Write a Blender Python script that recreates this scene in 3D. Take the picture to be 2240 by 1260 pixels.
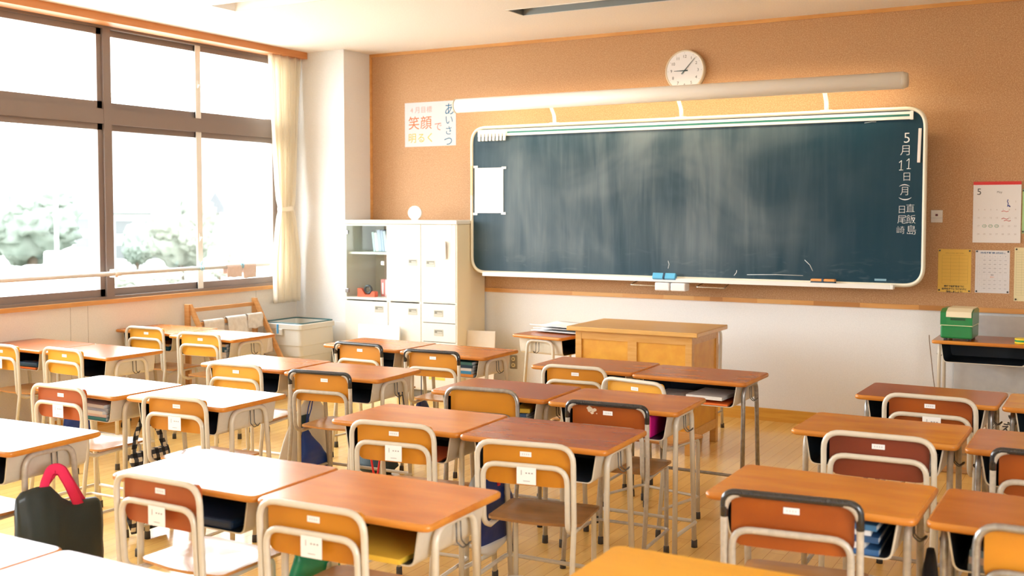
import bpy, bmesh, math, random
from mathutils import Vector, Matrix, noise
PI = math.pi
R = math.radians
for o in list(bpy.data.objects): bpy.data.objects.remove(o)
SC = bpy.context.scene
COL = SC.collection
random.seed(7)

# ------------------------------------------------------------------ camera
cam = bpy.data.cameras.new('camera'); camo = bpy.data.objects.new('camera', cam); COL.objects.link(camo)
yaw, pitch, roll = R(29.49), R(2.704), R(-0.035)
cam.sensor_fit = 'HORIZONTAL'; cam.sensor_width = 36.0
cam.lens = 2343.0 / 2240 * 36; cam.shift_y = -56.0 / 2240
camo.matrix_world = Matrix.Translation((0, 0, 1.573)) @ Matrix.Rotation(yaw, 4, 'Z') @ Matrix.Rotation(PI/2 - pitch, 4, 'X') @ Matrix.Rotation(roll, 4, 'Z')
cam.clip_start = 0.05; cam.clip_end = 2000
cam.dof.use_dof = True; cam.dof.focus_distance = 5.6; cam.dof.aperture_fstop = 3.0
SC.camera = camo
# ------------------------------------------------------------------ world, light, exposure
SC.view_settings.view_transform = 'Standard'; SC.view_settings.look = 'None'
SC.view_settings.gamma = 1.0; SC.view_settings.use_curve_mapping = False
SC.view_settings.exposure = 0.60
SC.cycles.diffuse_bounces = 6; SC.cycles.max_bounces = 14; SC.cycles.transparent_max_bounces = 16
SC.cycles.caustics_reflective = False; SC.cycles.caustics_refractive = False; SC.cycles.sample_clamp_indirect = 5.0
w = bpy.data.worlds.new('sky'); SC.world = w; w.use_nodes = True
nt = w.node_tree; bg = nt.nodes['Background']
tc = nt.nodes.new('ShaderNodeTexCoord'); sx = nt.nodes.new('ShaderNodeSeparateXYZ')
cr = nt.nodes.new('ShaderNodeValToRGB')
nt.links.new(tc.outputs['Generated'], sx.inputs[0]); nt.links.new(sx.outputs['Z'], cr.inputs[0])
cr.color_ramp.elements[0].position = 0.0; cr.color_ramp.elements[0].color = (0.97, 0.98, 1, 1)
cr.color_ramp.elements[1].position = 0.8; cr.color_ramp.elements[1].color = (0.84, 0.93, 1, 1)
nt.links.new(cr.outputs[0], bg.inputs[0]); bg.inputs[1].default_value = 12.5

def portal(loc, rot, sx_, sy_):
    l = bpy.data.lights.new('window_daylight', 'AREA'); l.shape = 'RECTANGLE'; l.size = sx_; l.size_y = sy_
    l.cycles.is_portal = True
    o = bpy.data.objects.new('window_daylight', l); COL.objects.link(o); o.location = loc; o.rotation_euler = rot
portal((2.18, 0.25, 1.75), (0, R(90), 0), 1.5, 2.9)       # unseen opening in the corridor wall, added for fill light
portal((-6.75, 2.9, 1.93), (0, R(-90), 0), 2.15, 9.2)      # faces +X

# ------------------------------------------------------------------ materials
MATS = {}
def mat(name, col, rough=0.6, metal=0.0, coat=0.0, spec=0.5, noise_=None, bump=None, emis=None):
    """noise_=(scale,col2,detail) mottles the base colour, bump=(scale,strength)"""
    if name in MATS: return MATS[name]
    m = bpy.data.materials.new(name); m.use_nodes = True; n = m.node_tree.nodes; L = m.node_tree.links
    b = n['Principled BSDF']
    b.inputs['Base Color'].default_value = (*col, 1); b.inputs['Roughness'].default_value = rough
    b.inputs['Metallic'].default_value = metal; b.inputs['Coat Weight'].default_value = coat
    b.inputs['Specular IOR Level'].default_value = spec
    if noise_ or bump:
        t = n.new('ShaderNodeTexCoord')
    if noise_:
        nz = n.new('ShaderNodeTexNoise'); nz.inputs['Scale'].default_value = noise_[0]; nz.inputs['Detail'].default_value = noise_[2]
        mp = n.new('ShaderNodeMapping'); L.new(t.outputs['Object'], mp.inputs[0])
        if len(noise_) > 3: mp.inputs['Scale'].default_value = noise_[3]
        L.new(mp.outputs[0], nz.inputs['Vector'])
        mx = n.new('ShaderNodeMix'); mx.data_type = 'RGBA'
        cr = n.new('ShaderNodeValToRGB'); cr.color_ramp.elements[0].position = 0.35; cr.color_ramp.elements[1].position = 0.65
        L.new(nz.outputs[0], cr.inputs[0]); L.new(cr.outputs[0], mx.inputs[0])
        mx.inputs[6].default_value = (*col, 1); mx.inputs[7].default_value = (*noise_[1], 1)
        L.new(mx.outputs[2], b.inputs['Base Color'])
    if bump:
        nb = n.new('ShaderNodeTexNoise'); nb.inputs['Scale'].default_value = bump[0]; nb.inputs['Detail'].default_value = 3
        L.new(t.outputs['Object'], nb.inputs['Vector'])
        bp = n.new('ShaderNodeBump'); bp.inputs['Strength'].default_value = bump[1]; bp.inputs['Distance'].default_value = 0.002
        L.new(nb.outputs[0], bp.inputs['Height']); L.new(bp.outputs[0], b.inputs['Normal'])
    if emis:
        b.inputs['Emission Color'].default_value = (*emis[0], 1); b.inputs['Emission Strength'].default_value = emis[1]
    MATS[name] = m
    return m

WALL = mat('wallpaper', (0.79, 0.795, 0.80), 0.85, bump=(350, 0.35), noise_=(160, (0.74, 0.745, 0.75), 2))
WALLC = mat('wallpaper_cream', (0.76, 0.71, 0.64), 0.85, bump=(350, 0.3), noise_=(160, (0.71, 0.66, 0.59), 2))
CEIL = mat('ceiling_board', (0.90, 0.87, 0.84), 0.9, noise_=(90, (0.84, 0.81, 0.78), 4), bump=(120, 0.4))
TRIM = mat('oak_trim', (0.56, 0.26, 0.07), 0.4, coat=0.2, noise_=(3, (0.66, 0.33, 0.10), 4, (1, 1, 9)))
TRIMR = mat('curtain_box_wood', (0.60, 0.235, 0.07), 0.45, noise_=(4, (0.54, 0.20, 0.055), 3, (9, 1, 9)))
BASEB = mat('baseboard_wood', (0.70, 0.37, 0.06), 0.35, coat=0.3, noise_=(4, (0.62, 0.30, 0.045), 4, (1, 1, 14)))
BRONZE = mat('bronze_aluminium', (0.22, 0.172, 0.152), 0.45, metal=0.1)
BRONZED = mat('bronze_dark', (0.06, 0.05, 0.045), 0.5)
BEIGE = mat('beige_enamel', (0.60, 0.55, 0.455), 0.32, coat=0.35, noise_=(40, (0.575, 0.525, 0.43), 3))
BEIGEW = mat('worn_enamel', (0.48, 0.43, 0.36), 0.34, coat=0.3, noise_=(60, (0.40, 0.355, 0.295), 4))
STEEL = mat('bare_steel', (0.40, 0.40, 0.40), 0.3, metal=0.75, noise_=(50, (0.30, 0.29, 0.28), 4))
BLACKG = mat('black_grip', (0.009, 0.010, 0.013), 0.22, coat=0.5, noise_=(90, (0.024, 0.025, 0.028), 5))
RUBBER = mat('grey_rubber', (0.055, 0.05, 0.047), 0.7)
RUBBERB = mat('brown_rubber', (0.16, 0.12, 0.09), 0.7)
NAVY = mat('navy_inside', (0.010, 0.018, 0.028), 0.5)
WIRE = mat('hook_wire', (0.12, 0.11, 0.10), 0.35, metal=0.7)
WHITEP = mat('white_paper', (0.82, 0.82, 0.82), 0.7)
INK = mat('black_ink', (0.03, 0.03, 0.035), 0.6)
GREYINK = mat('grey_ink', (0.30, 0.30, 0.32), 0.6)
CAB = mat('ivory_cabinet', (0.70, 0.68, 0.62), 0.55, spec=0.3, noise_=(120, (0.67, 0.65, 0.59), 2))
CABS = mat('ivory_cabinet_side', (0.78, 0.69, 0.50), 0.5)
ALU = mat('white_aluminium', (0.78, 0.77, 0.73), 0.35, metal=0.1)
CREAMF = mat('cream_frame', (0.74, 0.70, 0.58), 0.4)
OAKT = mat('teacher_oak', (0.56, 0.28, 0.055), 0.38, coat=0.3, noise_=(5, (0.62, 0.34, 0.10), 4, (1, 9, 9)))
OAKP = mat('teacher_panel', (0.68, 0.34, 0.035), 0.4, coat=0.2, noise_=(14, (0.62, 0.28, 0.028), 4))
CURT = mat('cream_curtain', (0.80, 0.70, 0.52), 0.9, noise_=(60, (0.76, 0.66, 0.48), 2))

def wood_top(name, c1, c2, rough=0.2):
    m = bpy.data.materials.new(name); m.use_nodes = True; n = m.node_tree.nodes; L = m.node_tree.links
    b = n['Principled BSDF']; t = n.new('ShaderNodeTexCoord'); oi = n.new('ShaderNodeObjectInfo')
    ad = n.new('ShaderNodeVectorMath'); ad.operation = 'ADD'; sc = n.new('ShaderNodeVectorMath'); sc.operation = 'SCALE'
    cb = n.new('ShaderNodeCombineXYZ'); L.new(oi.outputs['Random'], cb.inputs[0]); L.new(oi.outputs['Random'], cb.inputs[1])
    L.new(cb.outputs[0], sc.inputs[0]); sc.inputs['Scale'].default_value = 0.0
    L.new(t.outputs['Object'], ad.inputs[0]); L.new(sc.outputs[0], ad.inputs[1])
    mp = n.new('ShaderNodeMapping'); mp.inputs['Scale'].default_value = (0.55, 1.6, 1); L.new(ad.outputs[0], mp.inputs[0])
    n1 = n.new('ShaderNodeTexNoise'); n1.noise_dimensions = '4D'; wm = n.new('ShaderNodeMath'); wm.operation = 'MULTIPLY'; wm.inputs[1].default_value = 9.0
    L.new(oi.outputs['Random'], wm.inputs[0]); L.new(wm.outputs[0], n1.inputs['W']); n1.inputs['Scale'].default_value = 7; n1.inputs['Detail'].default_value = 2; n1.inputs['Roughness'].default_value = 0.45
    L.new(mp.outputs[0], n1.inputs['Vector'])
    cr = n.new('ShaderNodeValToRGB'); cr.color_ramp.elements[0].position = 0.28; cr.color_ramp.elements[1].position = 0.74
    cr.color_ramp.elements[0].color = (*c1, 1); cr.color_ramp.elements[1].color = (*c2, 1)
    L.new(n1.outputs[0], cr.inputs[0])
    mp2 = n.new('ShaderNodeMapping'); mp2.inputs['Scale'].default_value = (1.5, 22, 1); L.new(ad.outputs[0], mp2.inputs[0])
    n2 = n.new('ShaderNodeTexNoise'); n2.inputs['Scale'].default_value = 4; n2.inputs['Detail'].default_value = 1; L.new(mp2.outputs[0], n2.inputs['Vector'])
    mr = n.new('ShaderNodeMapRange'); mr.inputs[3].default_value = 0.95; mr.inputs[4].default_value = 1.05; L.new(n2.outputs[0], mr.inputs[0])
    mx = n.new('ShaderNodeVectorMath'); mx.operation = 'SCALE'; L.new(cr.outputs[0], mx.inputs[0]); L.new(mr.outputs[0], mx.inputs['Scale'])
    L.new(mx.outputs[0], b.inputs['Base Color'])
    b.inputs['Roughness'].default_value = rough + 0.04
    b.inputs['Specular IOR Level'].default_value = 0.5
    b.inputs['Coat Weight'].default_value = 0.10; b.inputs['Coat Roughness'].default_value = rough
    MATS[name] = m; return m
TOPS = {
 'orange': wood_top('top_orange_brown', (0.460, 0.123, 0.0110), (0.620, 0.197, 0.0180)),
 'red': wood_top('top_red_brown', (0.300, 0.060, 0.0070), (0.450, 0.113, 0.0125)),
 'brown': wood_top('top_brown', (0.390, 0.106, 0.0110), (0.500, 0.152, 0.0170)),
 'amber': wood_top('top_amber', (0.530, 0.163, 0.0080), (0.700, 0.264, 0.0130)),
 'yellow': wood_top('top_yellow', (0.660, 0.298, 0.0110), (0.740, 0.365, 0.0175), 0.3),
}
EDGE = wood_top('top_edge', (0.598, 0.243, 0.0345), (0.460, 0.143, 0.0200), 0.25)
PLYS = {
 'orange': wood_top('ply_orange', (0.460, 0.168, 0.0090), (0.600, 0.240, 0.0140), 0.3),
 'yellow': wood_top('ply_yellow', (0.640, 0.298, 0.0200), (0.760, 0.374, 0.0325), 0.3),
 'red': wood_top('ply_red', (0.312, 0.063, 0.0130), (0.432, 0.098, 0.0210), 0.3),
 'rust': wood_top('ply_rust', (0.220, 0.038, 0.0030), (0.380, 0.086, 0.0050), 0.3),
 'darkred': wood_top('ply_darkred', (0.15, 0.026, 0.010), (0.24, 0.045, 0.018), 0.3),
}
SEATS = {'tan': wood_top('ply_seat', (0.50, 0.22, 0.065), (0.62, 0.31, 0.11), 0.22), 'brown': wood_top('ply_seat_brown', (0.21, 0.092, 0.028), (0.33, 0.155, 0.048), 0.22)}

def cork():
    m = bpy.data.materials.new('cork'); m.use_nodes = True; n = m.node_tree.nodes; L = m.node_tree.links
    b = n['Principled BSDF']; t = n.new('ShaderNodeTexCoord')
    v = n.new('ShaderNodeTexNoise'); v.inputs['Scale'].default_value = 150; v.inputs['Detail'].default_value = 4; v.inputs['Roughness'].default_value = 0.7
    L.new(t.outputs['Object'], v.inputs['Vector'])
    cr = n.new('ShaderNodeValToRGB'); e = cr.color_ramp.elements
    e[0].position = 0.30; e[0].color = (0.34, 0.160, 0.064, 1); e[1].position = 0.50; e[1].color = (0.46, 0.245, 0.108, 1)
    q = e.new(0.68); q.color = (0.62, 0.40, 0.21, 1)
    L.new(v.outputs[0], cr.inputs[0]); L.new(cr.outputs[0], b.inputs['Base Color'])
    b.inputs['Roughness'].default_value = 0.62
    return m
CORK = cork()

def floor_mat():
    m = bpy.data.materials.new('maple_floor'); m.use_nodes = True; n = m.node_tree.nodes; L = m.node_tree.links
    b = n['Principled BSDF']; t = n.new('ShaderNodeTexCoord')
    mp = n.new('ShaderNodeMapping'); mp.inputs['Rotation'].default_value = (0, 0, R(90)); L.new(t.outputs['Object'], mp.inputs[0])
    br = n.new('ShaderNodeTexBrick'); br.offset = 0.37; br.inputs['Scale'].default_value = 1
    br.inputs['Color1'].default_value = (0.76, 0.46, 0.135, 1); br.inputs['Color2'].default_value = (0.83, 0.53, 0.17, 1)
    br.inputs['Mortar'].default_value = (0.44, 0.22, 0.055, 1); br.inputs['Mortar Size'].default_value = 0.0012
    br.inputs['Mortar Smooth'].default_value = 0.3; br.inputs['Bias'].default_value = 0
    br.inputs['Brick Width'].default_value = 0.9; br.inputs['Row Height'].default_value = 0.076
    L.new(mp.outputs[0], br.inputs['Vector'])
    nz = n.new('ShaderNodeTexNoise'); nz.inputs['Scale'].default_value = 3; nz.inputs['Detail'].default_value = 4
    m2 = n.new('ShaderNodeMapping'); m2.inputs['Scale'].default_value = (14, 1, 1); L.new(t.outputs['Object'], m2.inputs[0]); L.new(m2.outputs[0], nz.inputs['Vector'])
    mr = n.new('ShaderNodeMapRange'); mr.inputs[3].default_value = 0.88; mr.inputs[4].default_value = 1.12; L.new(nz.outputs[0], mr.inputs[0])
    mx = n.new('ShaderNodeVectorMath'); mx.operation = 'SCALE'; L.new(br.outputs['Color'], mx.inputs[0]); L.new(mr.outputs[0], mx.inputs['Scale'])
    L.new(mx.outputs[0], b.inputs['Base Color'])
    b.inputs['Roughness'].default_value = 0.24; b.inputs['Coat Weight'].default_value = 0.3; b.inputs['Coat Roughness'].default_value = 0.12
    return m
FLOORM = floor_mat()

def board_mat():
    m = bpy.data.materials.new('chalkboard_green'); m.use_nodes = True; n = m.node_tree.nodes; L = m.node_tree.links
    b = n['Principled BSDF']; t = n.new('ShaderNodeTexCoord')
    def nz(scale, sc, det=4, dist=0.0, loc=(0, 0, 0)):
        mp = n.new('ShaderNodeMapping'); mp.inputs['Scale'].default_value = sc; mp.inputs['Location'].default_value = loc
        L.new(t.outputs['Object'], mp.inputs[0])
        k = n.new('ShaderNodeTexNoise'); k.inputs['Scale'].default_value = scale; k.inputs['Detail'].default_value = det; k.inputs['Distortion'].default_value = dist
        L.new(mp.outputs[0], k.inputs['Vector']); return k.outputs[0]
    def mrange(s, a, b_, c=0.0, d=1.0):
        k = n.new('ShaderNodeMapRange'); k.interpolation_type = 'SMOOTHSTEP'; L.new(s, k.inputs[0])
        for i, v in enumerate((a, b_, c, d)): k.inputs[1 + i].default_value = v
        return k.outputs[0]
    def mul(a, c):
        k = n.new('ShaderNodeMath'); k.operation = 'MULTIPLY'; L.new(a, k.inputs[0])
        if isinstance(c, float): k.inputs[1].default_value = c
        else: L.new(c, k.inputs[1])
        return k.outputs[0]
    def add(a, c):
        k = n.new('ShaderNodeMath'); k.operation = 'ADD'; L.new(a, k.inputs[0]); L.new(c, k.inputs[1]); return k.outputs[0]
    sx = n.new('ShaderNodeSeparateXYZ'); L.new(t.outputs['Object'], sx.inputs[0])
    wipe = mrange(nz(2.2, (2.6, 1, 0.35), 6, 0.6), 0.36, 0.72)          # broad vertical eraser wipes
    fine = mrange(nz(9, (3.5, 1, 0.18), 5, 0.3, (3, 0, 1)), 0.45, 0.75)
    blot = mrange(nz(1.3, (1, 1, 1), 3, 0.8, (7, 0, 2)), 0.35, 0.70)
    rl = mul(mrange(sx.outputs['X'], -4.63, -4.1), mrange(sx.outputs['X'], -1.90, -2.53))
    rz = mrange(sx.outputs['Z'], 1.06, 1.30)
    k = add(mul(wipe, 0.42), mul(fine, 0.16)); k = add(k, mul(blot, 0.50)); b0 = n.new('ShaderNodeMath'); b0.operation = 'ADD'; b0.inputs[1].default_value = 0.10; L.new(k, b0.inputs[0]); k = b0.outputs[0]
    k = mul(mul(k, mrange(sx.outputs['X'], -1.32, -2.83, 0.08, 1.0)), mrange(sx.outputs['X'], -4.74, -4.2, 0.35, 1.0))
    k = mul(k, mrange(sx.outputs['Z'], 1.07, 1.35, 0.5, 1.0))
    low = mul(mul(mrange(nz(5, (1.2, 1, 4), 5, 1.0), 0.55, 0.8), mrange(sx.outputs['Z'], 1.35, 1.12)), 0.35)
    k = add(k, low)
    mx = n.new('ShaderNodeMix'); mx.data_type = 'RGBA'
    mx.inputs[6].default_value = (0.002, 0.031, 0.054, 1); mx.inputs[7].default_value = (0.135, 0.172, 0.190, 1)
    L.new(k, mx.inputs[0]); L.new(mx.outputs[2], b.inputs['Base Color'])
    b.inputs['Roughness'].default_value = 0.5; b.inputs['Specular IOR Level'].default_value = 0.22
    return m
BOARDM = board_mat()

def glass_mat(name, tint=(1, 1, 1), refl=0.5):
    m = bpy.data.materials.new(name); m.use_nodes = True; n = m.node_tree.nodes; L = m.node_tree.links
    for x in list(n): n.remove(x)
    out = n.new('ShaderNodeOutputMaterial'); tr = n.new('ShaderNodeBsdfTransparent'); gl = n.new('ShaderNodeBsdfGlossy')
    tr.inputs[0].default_value = (*tint, 1); gl.inputs['Roughness'].default_value = 0.02
    lw = n.new('ShaderNodeLayerWeight'); lw.inputs[0].default_value = 0.5
    pw = n.new('ShaderNodeMath'); pw.operation = 'POWER'; pw.inputs[1].default_value = 5; L.new(lw.outputs['Facing'], pw.inputs[0])
    ma = n.new('ShaderNodeMath'); ma.operation = 'MULTIPLY_ADD'; ma.inputs[1].default_value = refl; ma.inputs[2].default_value = refl*0.06; L.new(pw.outputs[0], ma.inputs[0])
    mx = n.new('ShaderNodeMixShader'); L.new(ma.outputs[0], mx.inputs[0]); L.new(tr.outputs[0], mx.inputs[1]); L.new(gl.outputs[0], mx.inputs[2])
    L.new(mx.outputs[0], out.inputs[0]); return m
GLASS = glass_mat('window_glass', (0.97, 0.985, 0.98)); CGLASS = glass_mat('cabinet_glass', (0.93, 0.97, 0.96), 0.15)

def translucent(name, col, tr, w_):
    m = bpy.data.materials.new(name); m.use_nodes = True; n = m.node_tree.nodes; L = m.node_tree.links
    for x in list(n): n.remove(x)
    out = n.new('ShaderNodeOutputMaterial'); d = n.new('ShaderNodeBsdfDiffuse'); d.inputs[0].default_value = (*col, 1)
    t = n.new('ShaderNodeBsdfTranslucent'); t.inputs[0].default_value = (*tr, 1); mx = n.new('ShaderNodeMixShader'); mx.inputs[0].default_value = w_
    L.new(d.outputs[0], mx.inputs[1]); L.new(t.outputs[0], mx.inputs[2]); L.new(mx.outputs[0], out.inputs[0]); MATS[name] = m; return m
CURT = translucent('cream_curtain_cloth', (0.95, 0.91, 0.83), (0.97, 0.92, 0.82), 0.52)
def gingham():
    m = bpy.data.materials.new('gingham'); m.use_nodes = True; n = m.node_tree.nodes; L = m.node_tree.links
    b = n['Principled BSDF']; t = n.new('ShaderNodeTexCoord'); s = n.new('ShaderNodeSeparateXYZ'); L.new(t.outputs['Object'], s.inputs[0])
    outs = []
    for a in ('Y', 'Z'):
        k = n.new('ShaderNodeMath'); k.operation = 'MULTIPLY'; k.inputs[1].default_value = 24; L.new(s.outputs[a], k.inputs[0])
        f = n.new('ShaderNodeMath'); f.operation = 'FRACT'; L.new(k.outputs[0], f.inputs[0])
        g = n.new('ShaderNodeMath'); g.operation = 'GREATER_THAN'; g.inputs[1].default_value = 0.5; L.new(f.outputs[0], g.inputs[0]); outs.append(g.outputs[0])
    ad = n.new('ShaderNodeMath'); ad.operation = 'ADD'; L.new(outs[0], ad.inputs[0]); L.new(outs[1], ad.inputs[1])
    dv = n.new('ShaderNodeMath'); dv.operation = 'MULTIPLY'; dv.inputs[1].default_value = 0.5; L.new(ad.outputs[0], dv.inputs[0])
    cr = n.new('ShaderNodeValToRGB'); cr.color_ramp.interpolation = 'CONSTANT'; e = cr.color_ramp.elements
    e[0].color = (0.75, 0.68, 0.55, 1); e[1].position = 0.4; e[1].color = (0.05, 0.055, 0.07, 1); q = e.new(0.9); q.color = (0.008, 0.009, 0.014, 1)
    L.new(dv.outputs[0], cr.inputs[0]); L.new(cr.outputs[0], b.inputs['Base Color']); b.inputs['Roughness'].default_value = 0.9
    return m
GING = gingham()

# ------------------------------------------------------------------ mesh helpers
class MB:
    def __init__(s): s.v = []; s.f = []; s.m = []; s.s = []
    def add(s, vs, fs, mi=0, smooth=False):
        k = len(s.v); s.v += [tuple(v) for v in vs]
        for f in fs: s.f.append([k + i for i in f]); s.m.append(mi); s.s.append(smooth)
        return s
    def box(s, x0, y0, z0, x1, y1, z1, mi=0, b=0.0):
        if b <= 0:
            v = [(x0,y0,z0),(x1,y0,z0),(x1,y1,z0),(x0,y1,z0),(x0,y0,z1),(x1,y0,z1),(x1,y1,z1),(x0,y1,z1)]
            return s.add(v, [(3,2,1,0),(4,5,6,7),(0,1,5,4),(1,2,6,5),(2,3,7,6),(3,0,4,7)], mi)
        bm = bmesh.new(); bmesh.ops.create_cube(bm, size=1)
        bmesh.ops.transform(bm, matrix=Matrix.Translation(((x0+x1)/2,(y0+y1)/2,(z0+z1)/2)) @ Matrix.Diagonal((x1-x0, y1-y0, z1-z0, 1)), verts=bm.verts)
        bmesh.ops.bevel(bm, geom=bm.edges[:], offset=b, segments=2, profile=0.5, affect='EDGES')
        return s.bm(bm, mi)
    def bm(s, bm, mi=0, smooth=False, M=None):
        if M is not None: bm.transform(M)
        bm.verts.index_update(); s.add([v.co.copy() for v in bm.verts], [[v.index for v in f.verts] for f in bm.faces], mi, smooth); bm.free(); return s
    def tube(s, pts, r, mi=0, seg=10, caps=True, closed=False, flat=None):
        P = [Vector(p) for p in pts]; n = len(P); rings = []
        T = []
        for i in range(n):
            a = P[(i-1) % n] if (closed or i > 0) else P[i]; c = P[(i+1) % n] if (closed or i < n-1) else P[i]
            T.append((c - a).normalized())
        u = T[0].orthogonal().normalized()
        if flat is not None:
            u = Vector(flat[0]); u = (u - T[0]*u.dot(T[0])).normalized()
        vs = []
        for i in range(n):
            u = (u - T[i]*u.dot(T[i]))
            if u.length < 1e-6: u = T[i].orthogonal()
            u.normalize(); w_ = T[i].cross(u)
            rr = r[i] if isinstance(r, (list, tuple)) else r
            ru, rw = (rr, rr) if flat is None else (flat[1], flat[2])
            for k in range(seg):
                a = 2*PI*k/seg; vs.append(P[i] + u*math.cos(a)*ru + w_*math.sin(a)*rw)
        fs = []
        for i in range(n if closed else n-1):
            j = (i+1) % n
            for k in range(seg):
                l = (k+1) % seg; fs.append((i*seg+k, i*seg+l, j*seg+l, j*seg+k))
        s.add(vs, fs, mi, True)
        if caps and not closed:
            k = len(s.v) - n*seg
            s.f.append([k+q for q in range(seg)][::-1]); s.m.append(mi); s.s.append(False)
            s.f.append([k+(n-1)*seg+q for q in range(seg)]); s.m.append(mi); s.s.append(False)
        return s
    def cyl(s, p0, p1, r, mi=0, seg=20, r2=None): return s.tube([p0, p1], [r, r2 if r2 is not None else r], mi, seg)
    def prism(s, poly, axis, a, b, mi=0, smooth=False):
        """poly: 2-D outline; extruded along axis from a to b"""
        n = len(poly)
        def P(p, t): return {'x': (t, p[0], p[1]), 'y': (p[0], t, p[1]), 'z': (p[0], p[1], t)}[axis]
        k = len(s.v); s.v += [P(p, a) for p in poly] + [P(p, b) for p in poly]
        for i in range(n):
            j = (i+1) % n; s.f.append([k+i, k+j, k+n+j, k+n+i]); s.m.append(mi); s.s.append(smooth)
        s.f.append([k+i for i in range(n)][::-1]); s.m.append(mi); s.s.append(False)
        s.f.append([k+n+i for i in range(n)]); s.m.append(mi); s.s.append(False)
        return s
    def grid(s, fn, nu, nv, mi=0, smooth=True, closed=False):
        vs = [fn(i/nu, j/nv) for j in range(nv+1) for i in range(nu+1)]
        fs = [(j*(nu+1)+i, j*(nu+1)+i+1, (j+1)*(nu+1)+i+1, (j+1)*(nu+1)+i) for j in range(nv) for i in range(nu)]
        return s.add(vs, fs, mi, smooth)
    def text(s, body, size, M, mi=0, off=0.0, align='CENTER', bold=0.0):
        cu = bpy.data.curves.new('t', 'FONT'); cu.body = body; cu.size = size; cu.align_x = align; cu.align_y = 'CENTER'
        cu.offset = off; cu.resolution_u = 3; cu.fill_mode = 'FRONT'
        o = bpy.data.objects.new('t', cu); COL.objects.link(o)
        me = bpy.data.meshes.new_from_object(o)
        vs = [M @ v.co for v in me.vertices]; fs = [list(p.vertices) for p in me.polygons]
        bpy.data.objects.remove(o); bpy.data.curves.remove(cu); bpy.data.meshes.remove(me)
        return s.add(vs, fs, mi, False)
    def mesh(s, name, mats):
        me = bpy.data.meshes.new(name); me.from_pydata(s.v, [], s.f)
        for m in (mats if isinstance(mats, (list, tuple)) else [mats]): me.materials.append(m)
        me.polygons.foreach_set('material_index', s.m); me.polygons.foreach_set('use_smooth', s.s)
        me.validate(); bm = bmesh.new(); bm.from_mesh(me); bmesh.ops.recalc_face_normals(bm, faces=bm.faces); bm.to_mesh(me); bm.free()
        me.update(); return me

def fillet(pts, rad, n=6, closed=False):
    P = [Vector(p) for p in pts]; out = []; N = len(P)
    for i in range(N):
        if not closed and i in (0, N-1): out.append(P[i]); continue
        a, b, c = P[i-1], P[i], P[(i+1) % N]
        r = rad[i] if isinstance(rad, (list, tuple)) else rad
        d1 = (a-b).normalized(); d2 = (c-b).normalized(); ang = d1.angle(d2)
        if r <= 0 or ang > 3.1: out.append(b); continue
        t = min(r/math.tan(ang/2), (a-b).length*0.49, (c-b).length*0.49)
        p0, p1 = b + d1*t, b + d2*t
        for k in range(n+1):
            u = k/n; out.append((1-u)**2*p0 + 2*u*(1-u)*b + u*u*p1)
    return out
def rrect(x0, y0, x1, y1, r, n=6):
    return [(p.x, p.y) for p in fillet([(x0,y0,0),(x1,y0,0),(x1,y1,0),(x0,y1,0)], r, n, True)]

def obj(name, me, parent=None, loc=None, rot=None):
    o = bpy.data.objects.new(name, me); COL.objects.link(o)
    if parent is not None: o.parent = parent
    if loc is not None: o.location = loc
    if rot is not None: o.rotation_euler = rot
    return o
def part(name, mb, mats, parent, label=None, loc=None, rot=None):
    o = obj(name, mb.mesh(name, mats), parent, loc, rot)
    if label: o['label'] = label
    return o
def tag(o, label, cat, group=None, kind=None):
    o['label'] = label; o['category'] = cat
    if group: o['group'] = group
    if kind: o['kind'] = kind
    return o
def thing(name, label, cat, loc=(0,0,0), rot=0, group=None, scale=1.0):
    o = bpy.data.objects.new(name, None); COL.objects.link(o); o.empty_display_size = 0.1
    o.location = loc; o.rotation_euler = rot if isinstance(rot, (tuple, list)) else (0, 0, rot); o.scale = (scale,)*3
    return tag(o, label, cat, group)
def struct(name, mb, mats, parent=None):
    o = obj(name, mb.mesh(name, mats), parent)
    if parent is None: o['kind'] = 'structure'
    return o
def textM(x, y, z, face='y', rot=0.0, sx=1.0):
    """text plane facing -Y at x,y,z"""
    return Matrix.Translation((x, y, z)) @ Matrix.Rotation(PI/2, 4, 'X') @ Matrix.Rotation(rot, 4, 'Z') @ Matrix.Diagonal((sx, 1, 1, 1))

# ------------------------------------------------------------------ the room
D = 7.924; XL = -6.52; XR = 2.0; YB = -1.7; H = 3.0; YP = 7.53; XP = -5.957
struct('floor', MB().box(XL-0.3, YB-0.2, -0.15, XR+0.3, D+0.2, 0), FLOORM)
# ceiling with two openings for recessed lights in view
xs = [XL-0.3, -5.49, -4.24, -3.80, -2.55, XR+0.3]; ys = [YB-0.2, 5.48, 5.72, 6.65, 6.89, D+0.2]
m = MB()
for i in range(5):
    for j in range(5):
        if (i, j) in ((1, 1), (3, 3)): continue
        m.box(xs[i], ys[j], H, xs[i+1], ys[j+1], H+0.03)
m.box(XL-0.3, YB-0.2, H+0.2, XR+0.3, D+0.2, H+0.3)
struct('ceiling', m, CEIL)
wf = struct('wall_front', MB().box(XL-0.3, D, 0, XR+0.3, D+0.18, H+0.2), WALL)
part('cork_panel', MB().box(XP+0.012, D-0.010, 0.915, XR, D, H-0.012), CORK, wf, 'brown cork board covering the upper wall')
struct('wall_pillar', MB().box(XL, YP, 0, XP, D, H), WALL)
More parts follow.
